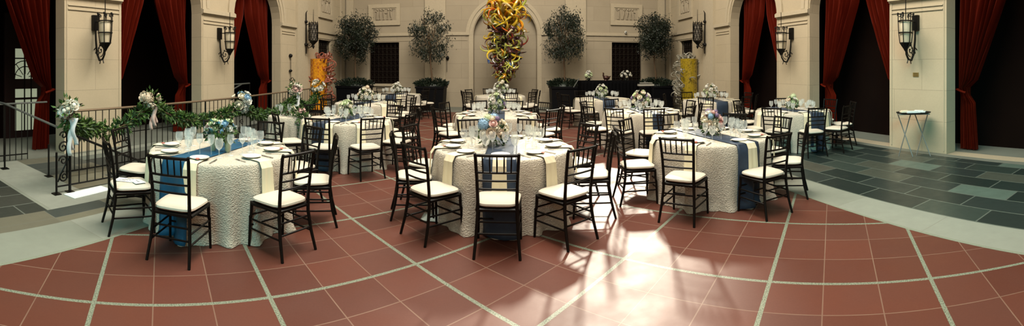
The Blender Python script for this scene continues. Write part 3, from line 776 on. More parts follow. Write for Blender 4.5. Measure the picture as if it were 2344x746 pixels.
for ti, (key, d) in enumerate(T.items()):
    c = d['c']; short = d['short']; dist = math.hypot(*c); seed = ti * 1.7 + .4; far = dist > 10
    base_table(c, short)
    o = make_cloth(seed).build('tablecloth', M_CLOTH, None, True, (c[0], c[1], 0)); tag(o, 'ivory textured floor-length cloth on the ' + short, 'tablecloth', 'floor-length tablecloths')
    ra = R(d['run'])
    # the runner follows the folds of its own cloth, so its fold phase is rotated with it
    rm = MB(); src = make_runner(seed)
    def fold_at(a, z): return fold_r(a, z, seed)
    vs = []
    for (x, y, z) in src.v:
        r = math.hypot(x, y); a = math.atan2(y, x)
        if z < .77 and r > RT:
            r = r - fold_r(a, z, seed) + fold_r(a + ra, z, seed)
            r = max(r, fold_r(a + ra, z, seed) + .012)
        vs.append((r * math.cos(a + ra), r * math.sin(a + ra), z))
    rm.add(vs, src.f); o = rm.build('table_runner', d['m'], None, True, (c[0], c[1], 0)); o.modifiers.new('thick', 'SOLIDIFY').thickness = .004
    tag(o, ('painted teal-lit blue' if key == 'blue' else 'slate blue') + ' satin runner hanging to the floor over the ' + short, 'table runner', 'blue table runners')
    # chairs, numbered clockwise (seen from above) from the camera side
    cam_a = math.degrees(math.atan2(-c[1], -c[0])) % 360
    order = sorted(d['ch'], key=lambda a: (cam_a - a) % 360 if (cam_a - a) % 360 < 340 else (cam_a - a) % 360 - 360)
    for i, a in enumerate(order):
        rr = 1.05 + (rnd.uniform(-.02, .06) if ti > 2 else .0); q = R(a)
        jit = R(rnd.uniform(-7, 7)) if ti > 2 else 0
        place(CHAIR, (c[0] + rr * math.cos(q), c[1] + rr * math.sin(q), 0), q + PI / 2 + jit,
              'dark ivory-padded chair, %s of %s' % (ORD[i], short), 'chair', 'spindle-back chairs at the round tables')
    # place settings
    for i, a in enumerate(order):
        q = R(a); ca, sa = math.cos(q), math.sin(q); X = Vector((ca, sa, 0)); Y = Vector((-sa, ca, 0)); cc = Vector((c[0], c[1], 0))
        g = ' on the ' + short
        on_run = abs((a - d['run'] + 180) % 360 - 180) < 12
        if not far:
            p = cc + X * .60 + Y * .0; place(PLATE, (p.x, p.y, .781), 0, 'white china plate' + g, 'plate', 'plates' + g, .76)
        if not far or i % 2 == 0 or dist < 12.5:
            o = place(NAPKIN, (c[0], c[1], .004 if on_run else 0), q + R(0), 'cream folded napkin hanging over the edge' + g, 'napkin', 'napkins' + g)
        p = cc + X * .44 + Y * .15; place(GOB, (p.x, p.y, .766), rnd.uniform(0, 6), 'clear water goblet' + g, 'glass', 'water goblets' + g)
        p = cc + X * .38 + Y * .04; place(WINE, (p.x, p.y, .766), rnd.uniform(0, 6), 'clear long-stemmed wine glass' + g, 'glass', 'wine glasses' + g)
        if dist < 8.8:
            p = cc + X * .36 - Y * .10; place(WINE, (p.x, p.y, .766), rnd.uniform(0, 6), 'clear long-stemmed wine glass' + g, 'glass', 'wine glasses' + g)
        if dist < 9:
            p = cc + X * .72 - Y * .165; place(FORK, (p.x, p.y, .768), q + PI / 2, 'silver fork' + g, 'fork', 'forks' + g)
            p = cc + X * .74 + Y * .165; place(KNIFE, (p.x, p.y, .768), q + PI / 2, 'silver knife' + g, 'knife', 'knives' + g)
            if i % 2 == 0:
                f = bpy.data.objects.new('flower_favour', fmesh(i % 3, M_CORAL if key != 'peach' else M_BLUSH)); C.objects.link(f); p = cc + X * .70 + Y * .02
                f.location = (p.x, p.y, .796); f.scale = (.42,) * 3; tag(f, 'small pink flower favour lying on napkin' + g, 'favour', 'flower favours' + g)

def toward(c, dx=0, dy=0, z=.768): return (c[0] + dx, c[1] + dy, z)
# main bouquets (azimuth 270 faces the camera)
sp = [(262, 8, 1, M_PEACH, 1.15), (228, 4, 0, M_IVO, 1.0), (300, 6, 2, M_PEACH, 1.0), (330, 14, 1, M_IVO, .95), (270, 42, 0, M_BLUSH, .95), (215, 36, 'h', M_HYD, 1.05), (190, 8, 2, M_GRNW, .9),
      (255, 70, 2, M_IVO, 1.0), (200, 66, 'h', M_GRNW, .8), (310, 66, 'h', M_PURP, .5), (345, 45, 0, M_IVO, .9), (150, 30, 1, M_PEACH, 1), (110, 20, 2, M_WHITE, 1), (60, 25, 0, M_PEACH, 1), (20, 20, 1, M_IVO, 1), (90, 60, 'h', M_HYD, .9), (285, 24, 2, M_IVO, .7)]
t = bouquet('flower_centrepiece', toward(T['peach']['c'], -.11, -.02), 0, sp, .20, .31, M_LEAF2, 150, .075, .06, 3)
tag(t, 'bouquet of peach roses, blue hydrangea and purple blooms on front middle table', 'bouquet', 'flower centrepieces')
sp = [(262, 6, 1, M_IVO, 1.0), (230, 6, 0, M_PEACH, .95), (300, 4, 2, M_CORAL, 1.05), (285, 44, 'h', M_PURP, .5), (305, 30, 0, M_BLUSH, 1.0), (235, 40, 'h', M_HYD, .6), (200, 20, 1, M_IVO, .95), (265, 66, 2, M_BLUSH, .9),
      (320, 68, 'h', M_PURP, .5), (210, 62, 0, M_WHITE, 1), (340, 16, 2, M_BLUSH, .9), (150, 30, 0, M_IVO, 1), (90, 30, 1, M_BLUSH, 1), (30, 30, 2, M_PEACH, 1), (100, 60, 'h', M_PURP, .8)]
t = bouquet('flower_centrepiece', toward(T['pink']['c'], .03, .03), 0, sp, .17, .30, M_LEAF2, 130, .07, .06, 5)
tag(t, 'bouquet of coral and ivory roses with purple flowers on slate-side front table', 'bouquet', 'flower centrepieces')
c = T['blue']['c']
vsp = (('small bouquet with pink and teal flowers in glass vase, on teal-lit blue runner table', 488, 4.75, [M_BLUSH, M_WHITE, M_GRNW, M_TEALF], .085, .17, (60, 90)),
       ('small bouquet with blue and green flowers in tapered vase, on teal-lit blue runner table', 521, 4.70, [M_GRNW, M_WHITE, M_HYD, M_TEALF], .08, .17, (60, 90)),
       ('small low cluster of pale flowers behind others, on teal-lit blue runner table', 505, 5.0, [M_TEALF, M_WHITE, M_HYD], .08, .12, (60, 90)))
for (lab, px, dd, ms, r0, vh, _) in vsp:
    p = pol(px, dd); rr_ = random.Random(px)
    t = bouquet('bud_vase', (p[0], p[1], .768), 0, [(a, e, k, m, s * .75) for (a, e, k, m, s) in ring_spec(rr_, ms, 10)], r0, .20, M_LEAF2, 60, .034, vh, px, mat('sage_vase', (.35, .38, .25), .3))
    tag(t, lab, 'bouquet', 'small vases on the blue runner table')
fl_specs = {
 'rail2': ([M_WHITE, M_IVO, M_GRNW], .16, .28, 'white and green bouquet'), 'rail3': ([M_IVO, M_WHITE, M_PEACH], .24, .36, 'cream rose bouquet'), 'amber': ([M_WHITE, M_WHITE, M_IVO], .20, .34, 'white bouquet'),
 'mid2': ([M_GRNW, M_WHITE, M_PURP, M_WHITE], .19, .40, 'green and white bouquet'), 'mid3': ([M_WHITE, M_WHITE, M_IVO, M_GRNW], .27, .42, 'white bouquet'),
 'bar2': ([M_WHITE, M_IVO, M_PURP, M_BLUSH, M_WHITE, M_GRNW], .25, .38, 'white and mauve bouquet'), 'bar': ([M_WHITE, M_WHITE, M_GRNW], .20, .38, 'white and green bouquet'),
 'gold': ([M_WHITE, M_WHITE, M_WHITE, M_GRNW], .24, .42, 'tall white bouquet'), 'outer': ([M_GRNW, M_WHITE, M_PEACH], .15, .24, 'small green-white bouquet')}
for k, (ms, r0, h0, w) in fl_specs.items():
    rr_ = random.Random(k); c = T[k]['c']
    t = bouquet('flower_centrepiece', toward(c, 0, .02), 0, ring_spec(rr_, ms, 17 if r0 > .18 else 12), r0, h0, M_LEAF2, 90, .06, .08, len(k) * 3 + 1)
    tag(t, w + ' in a glass vase on the ' + T[k]['short'], 'bouquet', 'flower centrepieces')

# programme cards on the blue table's chair seat, paper on the floor
q = R(243); c = T['blue']['c']; ox, oy = c[0] + 1.04 * math.cos(q), c[1] + 1.04 * math.sin(q)
for i, (dx, dy, rz, w, h, lab) in enumerate(((-.06, -.02, .5, .105, .07, 'printed white programme card on the ivory seat beside the iron railing'), (.08, .03, -.25, .08, .06, 'pale folded paper lying beside the programme card on the chair seat'))):
    t = empty('paper_card', (ox + dx, oy + dy, .4945 + i * .004), rz); MB().box(-w, w, -h, h, 0, .003).build('sheet', M_PAPER, t)
    m = MB()
    if i == 0:
        for k in range(4): m.box(-w * .6 + .02 * k, w * .1 + .02 * k, -h * .5 + k * .03, -h * .5 + k * .03 + .010, .003, .0036)
    else: m.box(-w * .5, w * .5, -.004, .004, .003, .0036)
    m.build('print', mat('ink', (.03, .03, .03), .6), t); tag(t, lab, 'paper')
a = gp(158, 450); b = gp(243, 430); 
t = empty('floor_mat', ((a[0] + b[0]) / 2, (a[1] + b[1]) / 2, .001), math.atan2(b[1] - a[1], b[0] - a[0]))
L = math.hypot(b[0] - a[0], b[1] - a[1]) / 2
MB().box(-L, L, -.12, .12, 0, .006).build('sheet', M_PAPER, t); MB().box(-L + .03, L - .03, -.10, .10, .006, .009).build('top_fold', M_PAPER, t)
tag(t, 'white strip of paper lying on the stone floor by the railing posts', 'paper')

# ------------------------------------------------------------------ small garlanded table
p5 = pol(657, 8.3)
base_table(p5, 'little table under trailing greenery', .36)
src = make_cloth(2.2, .36); o = src.build('tablecloth', M_CLOTH, None, True, (p5[0], p5[1], 0)); tag(o, 'ivory cloth on the little round table hung with greenery and roses', 'tablecloth', 'floor-length tablecloths')
t = empty('floral_runner', (p5[0], p5[1], 0)); rr_ = random.Random(9)
az = math.atan2(-p5[1], -p5[0]) + .75
pts = [Vector((math.cos(az) * r, math.sin(az) * r, z)) for r, z in ((-.15, .84), (.1, .86), (.30, .85), (.44, .74), (.49, .58), (.52, .42), (.53, .28))]
m = MB()
for i, pnt in enumerate(pts): foliage(m, pnt, .15, .11, 90, rr_, (.05, .10))
m.build('foliage', M_LEAF2, t)
for i, pnt in enumerate(pts):
    for k in range(2):
        dd = Vector((math.cos(az + rr_.uniform(-.9, .5)), math.sin(az + rr_.uniform(-.9, .5)), rr_.uniform(-.1, .6))); blossom(t, pnt + dd * .13, rr_.choice((0, 1, 2)), rr_.choice((M_BLUSH, M_WHITE, M_IVO)), .9, dd)
tag(t, 'trailing runner of greenery and blush roses falling off the little table', 'floral runner')
for k in range(7):
    a = k * .9; place(GOB, (p5[0] - .05 + .2 * math.cos(a), p5[1] + .1 + .18 * math.sin(a), .766), a, 'clear water goblet on the little table with trailing greenery', 'glass', 'goblets on the little table')

# ------------------------------------------------------------------ potted trees
def ficus(name, x, y, label, pw, cz, rx, rz, n, seed, droop=.5, hol=.15):
    rnd = random.Random(seed); t = empty(name, (x, y, 0)); tag(t, label, 'potted tree', 'potted fig trees along the back wall')
    hw = pw / 2
    m = MB(); m.add([(-hw * .92, -hw * .8, 0), (hw * .92, -hw * .8, 0), (hw * .92, hw * .8, 0), (-hw * .92, hw * .8, 0), (-hw, -hw * .85, .92), (hw, -hw * .85, .92), (hw, hw * .85, .92), (-hw, hw * .85, .92)],
                    [(0, 3, 2, 1), (0, 1, 5, 4), (1, 2, 6, 5), (2, 3, 7, 6), (3, 0, 4, 7), (4, 5, 6, 7)])
    m.box(-hw - .03, hw + .03, -hw * .85 - .03, hw * .85 + .03, .86, .94); m.build('planter', M_POT, t)
    m = MB(); cr = .94
    for i in range(900):
        u, v = rnd.uniform(-1, 1), rnd.uniform(-1, 1); d = Vector((u * .8, v * .6 - .1, rnd.uniform(.1, 1))); p = Vector((u * (hw + .05), v * hw * .9, cr + rnd.uniform(0, .30) * (1 - .5 * max(abs(u), abs(v)) ** 2)))
        l = rnd.uniform(.07, .12); m.leaf(p, d, l, l * .5, rnd)
    m.ball((0, 0, cr), hw * .92, hw * .75, .20, 12, 8)
    m.build('underplanting', M_HEDGE, t)
    m = MB(); sway = rnd.uniform(-.06, .06)
    top = Vector((sway, 0, cz - rz * .35)); m.tube([(0, 0, .9), (sway * .3 + .02, 0, 1.4), (sway * .8 - .02, 0, 1.9), top], [.045, .038, .034, .03], 7)
    tips = []
    for k in range(16):
        a = k * 2.4; e = rnd.uniform(-.35, 1.2); d = Vector((math.cos(a) * math.cos(e), math.sin(a) * math.cos(e) * .8, math.sin(e)))
        base = Vector((sway * .9, 0, cz - rz * rnd.uniform(.45, .95))); tip = Vector((sway + d.x * rx * .8, d.y * rx * .75, cz + d.z * rz * .8 - .05))
        mid = (base + tip) / 2 + Vector((0, 0, .12)); m.tube([base, mid, tip], [.02, .013, .005], 5); tips += [mid, tip, (mid + tip) / 2]
    m.build('trunk', M_BARK, t, True)
    m = MB(); cl = []
    for k in range(int(n / 45)):
        d = Vector((rnd.gauss(0, 1), rnd.gauss(0, .9), rnd.gauss(0, 1))); d.normalize(); q = rnd.uniform(hol, 1) ** .5
        cl.append(Vector((d.x * rx * q * .88 + sway, d.y * rx * q * .8, cz + d.z * rz * q * .88 - (.15 * q if d.z < 0 else 0))))
    for cpt in cl:
        s_ = rnd.uniform(.13, .24)
        for i in range(45):
            p = cpt + Vector((rnd.gauss(0, s_ * .5), rnd.gauss(0, s_ * .5), rnd.gauss(0, s_ * .6))); l = rnd.uniform(.06, .11)
            m.leaf(p, Vector((rnd.uniform(-.7, .7), rnd.uniform(-.7, .7), -droop + rnd.uniform(-.5, .5))), l, l * .42, rnd)
    m.build('foliage', M_LEAF, t)
    return t
def xz(px, y): return math.tan(bear(px)) * y
ficus('potted_fig_tree', xz(812, 16.7), 16.7, 'dense round-headed potted fig tree behind the amber glass column', 1.25, 3.02, .98, 1.0, 8200, 1, .4, .0)
ficus('potted_fig_tree', xz(988, 17.1), 17.1, 'loose open-headed potted fig tree between wall grille and niche', 1.12, 3.0, .95, 1.12, 3300, 2, 1.0, .25)
ficus('potted_fig_tree', xz(1291, 17.1), 17.1, 'tall oval-headed potted fig tree beside the black bar', 1.12, 3.08, .92, 1.12, 5200, 3, .8, .15)
ficus('potted_fig_tree', xz(1501, 16.7), 16.7, 'dense dark potted fig tree beside the gold glass column', 1.25, 3.08, .92, .95, 8200, 4, .4, .0)

# ------------------------------------------------------------------ glass sculptures
def glassy(name, c1, c2):
    return mat(name, c1, .12, 0, .6, var=(6, c2, .12), trans=.15, coat=.6)
GC = [glassy('amber_glass', (.85, .42, .02), (.75, .22, .01)), glassy('yellow_glass', (.88, .66, .05), (.82, .48, .03)), glassy('lime_glass', (.45, .50, .04), (.62, .60, .18)), glassy('plum_glass', (.05, .012, .03), (.11, .03, .02)),
      glassy('orange_glass', (.80, .17, .02), (.60, .08, .01)), glassy('green_glass', (.09, .11, .03), (.25, .26, .05)), glassy('cream_glass', (.72, .60, .36), (.60, .48, .18)), glassy('blue_glass', (.02, .07, .45), (.25, .4, .6)), glassy('ruby_glass', (.25, .01, .015), (.35, .03, .02))]
def tendril(p, d, L, r, rnd, curl, k=9):
    p = Vector(p); d = Vector(d).normalized(); ax = d.cross(Vector((rnd.uniform(-1, 1), rnd.uniform(-1, 1), rnd.uniform(-1, 1)))).normalized()
    pts = [p]; rs = [r * .8]
    for i in range(1, k):
        q = i / (k - 1); M_ = Matrix.Rotation(curl * (q ** 1.2) / k * 2.2, 3, ax); d = M_ @ d; pts.append(pts[-1] + d * L / k); rs.append(r * (1.05 - q ** 1.6 * .93))
    return MB().tube(pts, rs, 7)
sx_, sy_ = pol(1157, 16.0)
t = empty('glass_sculpture', (sx_, sy_, 0)); tag(t, 'towering sculpture of curling amber, yellow, lime and plum glass tendrils on dark stem', 'glass sculpture')
MB().lathe([(.45, 0), (.45, .04), (.08, .07), (.045, .15), (.045, 1.3), (.03, 4.0)], 16).build('stem', M_IRON, t, True)
rnd2 = random.Random(21)
def env(z):                                           # half width of the tower at height z
    pts_ = [(1.15, .22), (1.5, .45), (2.0, .62), (2.5, .74), (3.0, .78), (3.5, .80), (3.9, .66), (4.15, .4)]
    for (a, wa), (b, wb) in zip(pts_, pts_[1:]):
        if a <= z <= b: return wa + (wb - wa) * (z - a) / (b - a)
    return .2
def tcol(z):
    if z > 3.25: w = [7, 11, 1, .2, 3.5, .3, 1.2, 0, .6]
    elif z > 2.75: w = [2, 4, 3, 2.5, 1, 1.5, 2, .1, .7]
    elif z > 1.95: w = [1.1, 1.4, 2.4, 6, .5, 3, 1.0, .25, 1.4]
    else: w = [1.3, 2.2, 4, 1.6, 1.3, 2.2, .8, .05, .5]
    return rnd2.choices(GC, w)[0]
bulk = {}
for i in range(420):
    z = 1.2 + 2.9 * ((i * .618) % 1) ; w = env(z); a = rnd2.uniform(0, 2 * PI)
    up = (.9 if z > 3.5 else .25 if z > 2.6 else -.35) + rnd2.uniform(-.5, .5)
    inner = rnd2.uniform(.15, .5); p = (math.cos(a) * w * inner, math.sin(a) * w * inner, z); L = w * rnd2.uniform(.8, 1.35) + (.4 if z > 3.5 else 0)
    tm = tendril(p, (math.cos(a), math.sin(a), up), L, rnd2.uniform(.026, .058) * (1.25 if z > 3.2 else 1), rnd2, rnd2.uniform(1.5, 5.5))
    if i < 99: tm.build('glass_tendril', tcol(z), t, True)
    else:
        m_ = tcol(z); bulk.setdefault(m_.name, [m_, MB()])[1].add(tm.v, tm.f)
mb = MB(); fm = []; ms = []
for k, (m_, b_) in bulk.items(): mb.add(b_.v, b_.f); fm += [len(ms)] * len(b_.f); ms.append(m_)
o = mb.build('glass_tendril_mass', ms, t, True)
for pl_, k in zip(o.data.polygons, fm): pl_.material_index = k
o['kind'] = 'stuff'
MB().ball((-.62, -.1, 1.95), .05, .04, .12).build('glass_drop', GC[7], t, True)
mb = MB()
for i in range(60):
    z = rnd2.uniform(1.5, 3.4); a = rnd2.uniform(0, 2 * PI); w = env(z) * rnd2.uniform(.4, .85); mb.ball((math.cos(a) * w, math.sin(a) * w, z), rnd2.uniform(.05, .11), None, rnd2.uniform(.06, .12))
o = mb.build('glass_bulb_cluster', GC[3], t, True); o['kind'] = 'stuff'

def column(x, y, body, coil, label, seed, spikes):
    rnd = random.Random(seed); t = empty('glass_column', (x, y, 0)); tag(t, label, 'glass column', 'cylindrical glass sculptures')
    MB().lathe([(.5, 0), (.5, .08), (.42, .10)], 24).build('base', M_POT, t)
    m = MB(); n = 40; vs = []; zs = [.10, .5, 1.0, 1.5, 1.9, 2.02, 2.03]
    for z in zs:
        for j in range(n): a = 2 * PI * j / n; r = .33 + .012 * math.sin(9 * a + z * 3); r = r if z < 2.03 else .30; vs.append((r * math.cos(a), r * math.sin(a), z))
    m.add(vs, [(i * n + j, i * n + (j + 1) % n, (i + 1) * n + (j + 1) % n, (i + 1) * n + j) for i in range(len(zs) - 1) for j in range(n)] + [tuple((len(zs) - 1) * n + j for j in range(n))])
    m.build('cylinder', body, t, True)
    for k in range(spikes):
        a = rnd.choice((rnd.gauss(.1, .55), rnd.gauss(PI + .1, .5), rnd.uniform(0, PI))); z = rnd.uniform(.3, 2.0); r = .34
        if k < spikes * .25: a = rnd.uniform(.3, 2.2); z = rnd.uniform(1.9, 2.05); r = .26
        p = (math.cos(a) * r, math.sin(a) * r, z); d = (math.cos(a), math.sin(a), rnd.uniform(-.2, .9) + (.8 if z > 1.85 else 0))
        tendril(p, d, rnd.uniform(.5, 1.0), .026, rnd, rnd.uniform(5, 10), 14).build('glass_coil', coil, t, True)
    return t
def mottled(name, a, b, c_, scale=9):
    g = NG(name); tcn = g.n('ShaderNodeTexCoord'); nz = g.noise(tcn.outputs['Object'], scale, 4)
    g.l(g.ramp(nz, [(.33, a), (.5, b), (.66, c_)]), g.b.inputs['Base Color']); g.b.inputs['Roughness'].default_value = .15; g.b.inputs['Coat Weight'].default_value = .6
    return g.m
column(xz(729, 14.9), 14.9, mottled('amber_cylinder', (.55, .14, .01), (.85, .36, .01), (.42, .07, .01)), mat('rose_glass', (.52, .16, .10), .15, trans=.3, coat=.4), 'amber orange glass cylinder wrapped in rosy glass curls by the wall', 11, 98)
column(xz(1577, 15.0), 15.0, mottled('gold_cylinder', (.16, .115, .008), (.42, .29, .015), (.24, .16, .012)), mat('smoke_glass', (.45, .42, .33), .15, trans=.3, coat=.4), 'mustard gold glass cylinder wrapped in smoky clear glass curls by the wall', 12, 98)

# ------------------------------------------------------------------ black bar
x0, x1, yb = xz(1327, 16.0), xz(1455, 16.0), 16.0
t = empty('draped_bar', ((x0 + x1) / 2, yb, 0)); tag(t, 'long bar draped in black cloth in front of the back wall', 'bar'); w = (x1 - x0) / 2
m = MB(); n = 60; vs = []
for z, f_ in ((1.17, 0), (1.10, .3), (.6, .7), (0, 1)):
    for j in range(n + 1): u = -1 + 2 * j / n; vs.append((u * (w + .02 * f_), -.42 - .05 * f_ * (1 + math.sin(j * 1.7)), z))
m.add(vs, [(i * (n + 1) + j, i * (n + 1) + j + 1, (i + 2 - 1) * (n + 1) + j + 1, (i + 1) * (n + 1) + j) for i in range(3) for j in range(n)])
m.box(-w, w, -.42, .4, 1.15, 1.19); m.box(-w, -w + .02, -.42, .4, 0, 1.15); m.box(w - .02, w, -.42, .4, 0, 1.15); m.box(-w, w, .38, .4, 0, 1.15)
m.build('black_drape', M_BLACK, t); 
m = MB().tube([(-w - .25, -.1, .95), (-w - .05, -.15, 1.28)], .02, 6); m.build('edge_rail', M_STEEL, t)
for px, ms, r0, lab in ((1347, [M_WHITE, M_GRNW], .14, 'small white flower arrangement at the end of the black bar'), (1432, [M_WHITE, M_WHITE, M_IVO], .26, 'large white flower arrangement in the middle of the black bar')):
    rr_ = random.Random(px); b = bouquet('bar_flowers', (xz(px, 16.0), 15.95, 1.192), 0, ring_spec(rr_, ms, 16), r0, .30, M_LEAF, 60, .06, .10, px, M_IRON); tag(b, lab, 'bouquet')
t = empty('swan_ornament', (xz(1386, 16), 15.95, 1.192)); tag(t, 'small dark bird-shaped ornament standing on the black bar', 'ornament')
m = MB(); m.ball((.03, 0, .10), .13, .08, .09, 10, 8); m.tube([(-.06, 0, .12), (-.10, 0, .2), (-.09, 0, .28), (-.12, 0, .30)], [.045, .03, .028, .02], 8); m.tube([(.12, 0, .12), (.2, 0, .17)], [.04, .01], 6)
m.tube([(0, 0, 0), (0, 0, .05)], [.07, .05], 8); m.build('body', mat('dark_bronze', (.05, .02, .015), .35, .4), t, True); MB().tube([(-.11, 0, .30), (-.16, 0, .285)], [.014, .003], 6).build('beak', M_BRASS, t)
t = empty('glass_rack', (xz(1476, 15.6), 15.6, 0)); tag(t, 'dark side stand with pale tray of stacked dishes beside the bar', 'side stand')
m = MB(); m.box(-.32, .32, -.2, .2, .96, .99)
for a in (-1, 1):
    for b in (-1, 1): m.box(a * .28 - .02, a * .28 + .02, b * .17 - .02, b * .17 + .02, 0, .96)
m.box(-.28, .28, -.17, .17, .3, .33); m.build('frame', M_POT, t)
MB().box(-.31, .31, -.19, .19, .99, 1.06).build('tray', mat('pale_tray', (.42, .40, .34), .5), t)
MB().box(-.22, .26, -.15, .15, 1.09, 1.11).build('tray_lid', mat('pale_tray', (.4, .4, .4)), t)
MB().box(-.03, .03, -.03, .03, 1.06, 1.17).build('post', M_STEEL, t)

# ------------------------------------------------------------------ railings
def bars(m, pts, r=.010):
    for a, b in pts: m.tube([a, b], r, 6)
XA = -4.97
t = empty('stair_handrail', (XA, 3.07, 0)); tag(t, 'black iron stair handrail with scroll end beside the stairwell', 'railing')
def post(m, x, y, z, r=.018): m.tube([(x, y, 0), (x, y, z)], r, 8); m.box(x - .07, x + .07, y - .04, y + .04, 0, .012)
def L_(x, y, z): return (x - XA, y - 3.07, z)
def slope(y): return .80 - max(0, y - 3.07) * .43
for (yy, zz, r) in ((2.86, .56, .016), (3.07, .86, .021)):
    m = MB(); m.tube([L_(XA, yy, 0), L_(XA, yy, zz)], r, 8); m.box(-.055, .055, yy - 3.07 - .05, yy - 3.07 + .05, 0, .012); m.build('post', M_IRON, t)
m = MB(); m.tube([L_(XA, 3.07, .80), L_(XA, 4.3, slope(4.3)), L_(XA, 7.2, slope(7.2))], .017, 8)
m.build('handrail', M_IRON, t)
m = MB(); m.tube([L_(XA, 2.86, .10), L_(XA, 4.30, .10)], .012, 6); m.tube([L_(XA, 4.30, .10), L_(XA + .0, 5.2, .02)], .012, 6); m.build('bottom_rail', M_IRON, t)
yy = 3.22
while yy < 4.95:
    MB().tube([L_(XA, yy, .10 if yy < 4.3 else max(.012, .10 - (yy - 4.3) * .09)), L_(XA, yy, slope(yy))], .0085, 6).build('baluster', M_IRON, t); yy += .135
pl = lambda u, v: L_(XA, u, v)
m = MB(); m.tube(scroll((2.965, .62), .085, 1.5, 0, pl), .011, 6); m.tube(scroll((2.965, .44), .07, 1.4, PI, pl, -1), .011, 6); m.tube(scroll((2.975, .22), .075, 1.6, PI / 2, pl), .011, 6)
m.tube([L_(XA, 2.88, .16), L_(XA, 2.95, .30), L_(XA, 3.05, .46)], .011, 6); m.tube(scroll((2.97, .78), .06, 1.2, PI, pl, -1), .010, 6)
m.build('scrollwork', M_IRON, t)
XB = -5.62
t = empty('iron_railing', (XB, 3.4, 0)); tag(t, 'long black iron railing with bronze top rail carrying the floral garland', 'railing')
B_ = lambda x, y, z: (x - XB, y - 3.4, z)
XE = lambda y: XB - .42 * max(0, (y - 7.7)) / 5.0      # the rail drifts toward the wall at its far end
MR = mat('bronze_top_rail', (.24, .17, .11), .4, .5)
m = MB(); m.tube([B_(XE(y), y, 1.02) for y in (3.4, 5, 7.7, 9, 11, 13.0)], .020, 8); m.build('top_rail', MR, t)
m = MB(); m.tube([B_(XE(y), y, .10) for y in (3.4, 5, 7.7, 9, 11, 13.0)], .012, 6); m.build('bottom_rail', M_IRON, t)
m = MB(); m.tube([B_(XE(y), y, .60) for y in (4.6, 6.2, 7.7, 9, 11, 13.0)], .008, 6); m.build('middle_rail', M_IRON, t)
k = 0; yy = 3.42
while yy < 13.0:
    if k % 12 == 0: MB().tube([B_(XE(yy), yy, 0 if not (HY0 < yy < HY1) else -.5), B_(XE(yy), yy, 1.02)], .017, 8).build('post', M_IRON, t)
    else: MB().tube([B_(XE(yy), yy, .10), B_(XE(yy), yy, 1.02)], .008, 5).build('baluster', M_IRON, t)
    yy += .135 if yy < 8 else .18; k += 1
for yy in (4.55, 7.9, 10.2):
    pb = lambda u, v, yy=yy: B_(XE(yy), u, v)
    MB().tube(scroll((yy + .06, .80), .07, 1.3, 0, pb), .009, 5).build('scroll', M_IRON, t); MB().tube(scroll((yy + .06, .45), .07, 1.3, PI, pb, -1), .009, 5).build('scroll', M_IRON, t)
# stringer that carries the long railing across the well
struct(MB().box(XB - .06, XB + .06, HY0, HY1, -2.6, -.002).build('wall_stringer', MP))
t = empty('gate_railing', (-7.05, 2.5, 0)); tag(t, 'short black barred railing in the outermost arch before glazed door', 'railing')
m = MB(); m.tube([(0, 0, 1.04), (0, 1.35, 1.05)], .016, 6); m.build('top_rail', M_STEEL, t)
m = MB(); m.tube([(0, 0, .12), (0, .95, .12)], .012, 6); m.build('bottom_rail', M_IRON, t)
for i in range(9): MB().tube([(0, i * .118, .02), (0, i * .118, 1.04)], .009, 5).build('baluster', M_IRON, t)
t = empty('sloping_handrail', (-6.6, 2.8, 0)); tag(t, 'sloping metal handrail running down to the flower-topped post', 'handrail')
MB().tube([(-.35, -.02, 1.10), (0, 0, 1.09), (1.43, .2, .86)], .018, 8).build('rail', M_STEEL, t)
m = MB(); m.tube([(0, 0, 0), (0, 0, 1.09)], .018, 8); m.box(-.06, .06, -.06, .06, 0, .012); m.build('post', M_IRON, t)
m = MB(); m.tube([(.76, .42, 0), (.76, .42, .5)], .014, 6); m.box(.70, .82, .37, .47, 0, .01); m.build('short_post', M_IRON, t)
t = empty('inner_handrail', (-8.0, 9.85, 0)); tag(t, 'pale metal stair handrail seen through the arch behind the garland', 'handrail')
m = MB(); m.tube([(0, 0, 1.15), (0, 1.9, 1.17)], .024, 6); m.tube([(0, .45, .85), (0, 1.5, 1.17)], .022, 6); m.build('rail', M_STEEL, t)
MB().tube([(0, 0, 0), (0, 0, 1.15)], .016, 6).build('post', M_IRON, t); MB().tube([(0, 1.9, 0), (0, 1.9, 1.17)], .016, 6).build('post', M_IRON, t)

# glazed door seen through the outermost arch
t = struct(empty('door_1', (-9.38, 4.5, 0)))
MD = mat('dark_maroon_door', (.020, .006, .006), .5)
m = MB(); m.box(0, .05, -.55, -.27, 0, 3.0); m.box(0, .05, .33, .6, 0, 3.0); m.box(0, .05, -.27, .33, 0, .18); m.box(0, .05, -.27, .33, 1.18, 1.42); m.box(0, .05, -.27, .33, 2.15, 3.0); m.box(0, .05, -.27, .33, .92, .97); m.build('leaf', MD, t)
MBAR = M_IRON; m = MB()
for y in (-.02, .16): m.box(.03, .06, y - .012, y + .012, .18, 2.15)
m.box(.03, .06, -.27, .33, 1.90, 1.93)
for rr2 in (.28, .42): m.tube([(.045, .0 + rr2 * math.cos(PI * i / 12), 1.44 + rr2 * math.sin(PI * i / 12)) for i in range(13)], .012, 5)
for k in range(5): a = PI * (k + .5) / 5; m.tube([(.045, .10 * math.cos(a), 1.44 + .10 * math.sin(a)), (.045, .42 * math.cos(a), 1.44 + .42 * math.sin(a))], .010, 5)
m.build('glazing_bar', MBAR, t)
MB().box(.005, .02, -.27, .33, .18, 2.15).build('pane', mat('daylit_pane', (.3, .35, .25), .3, emis=(.62, .68, .46), es=.42), t)

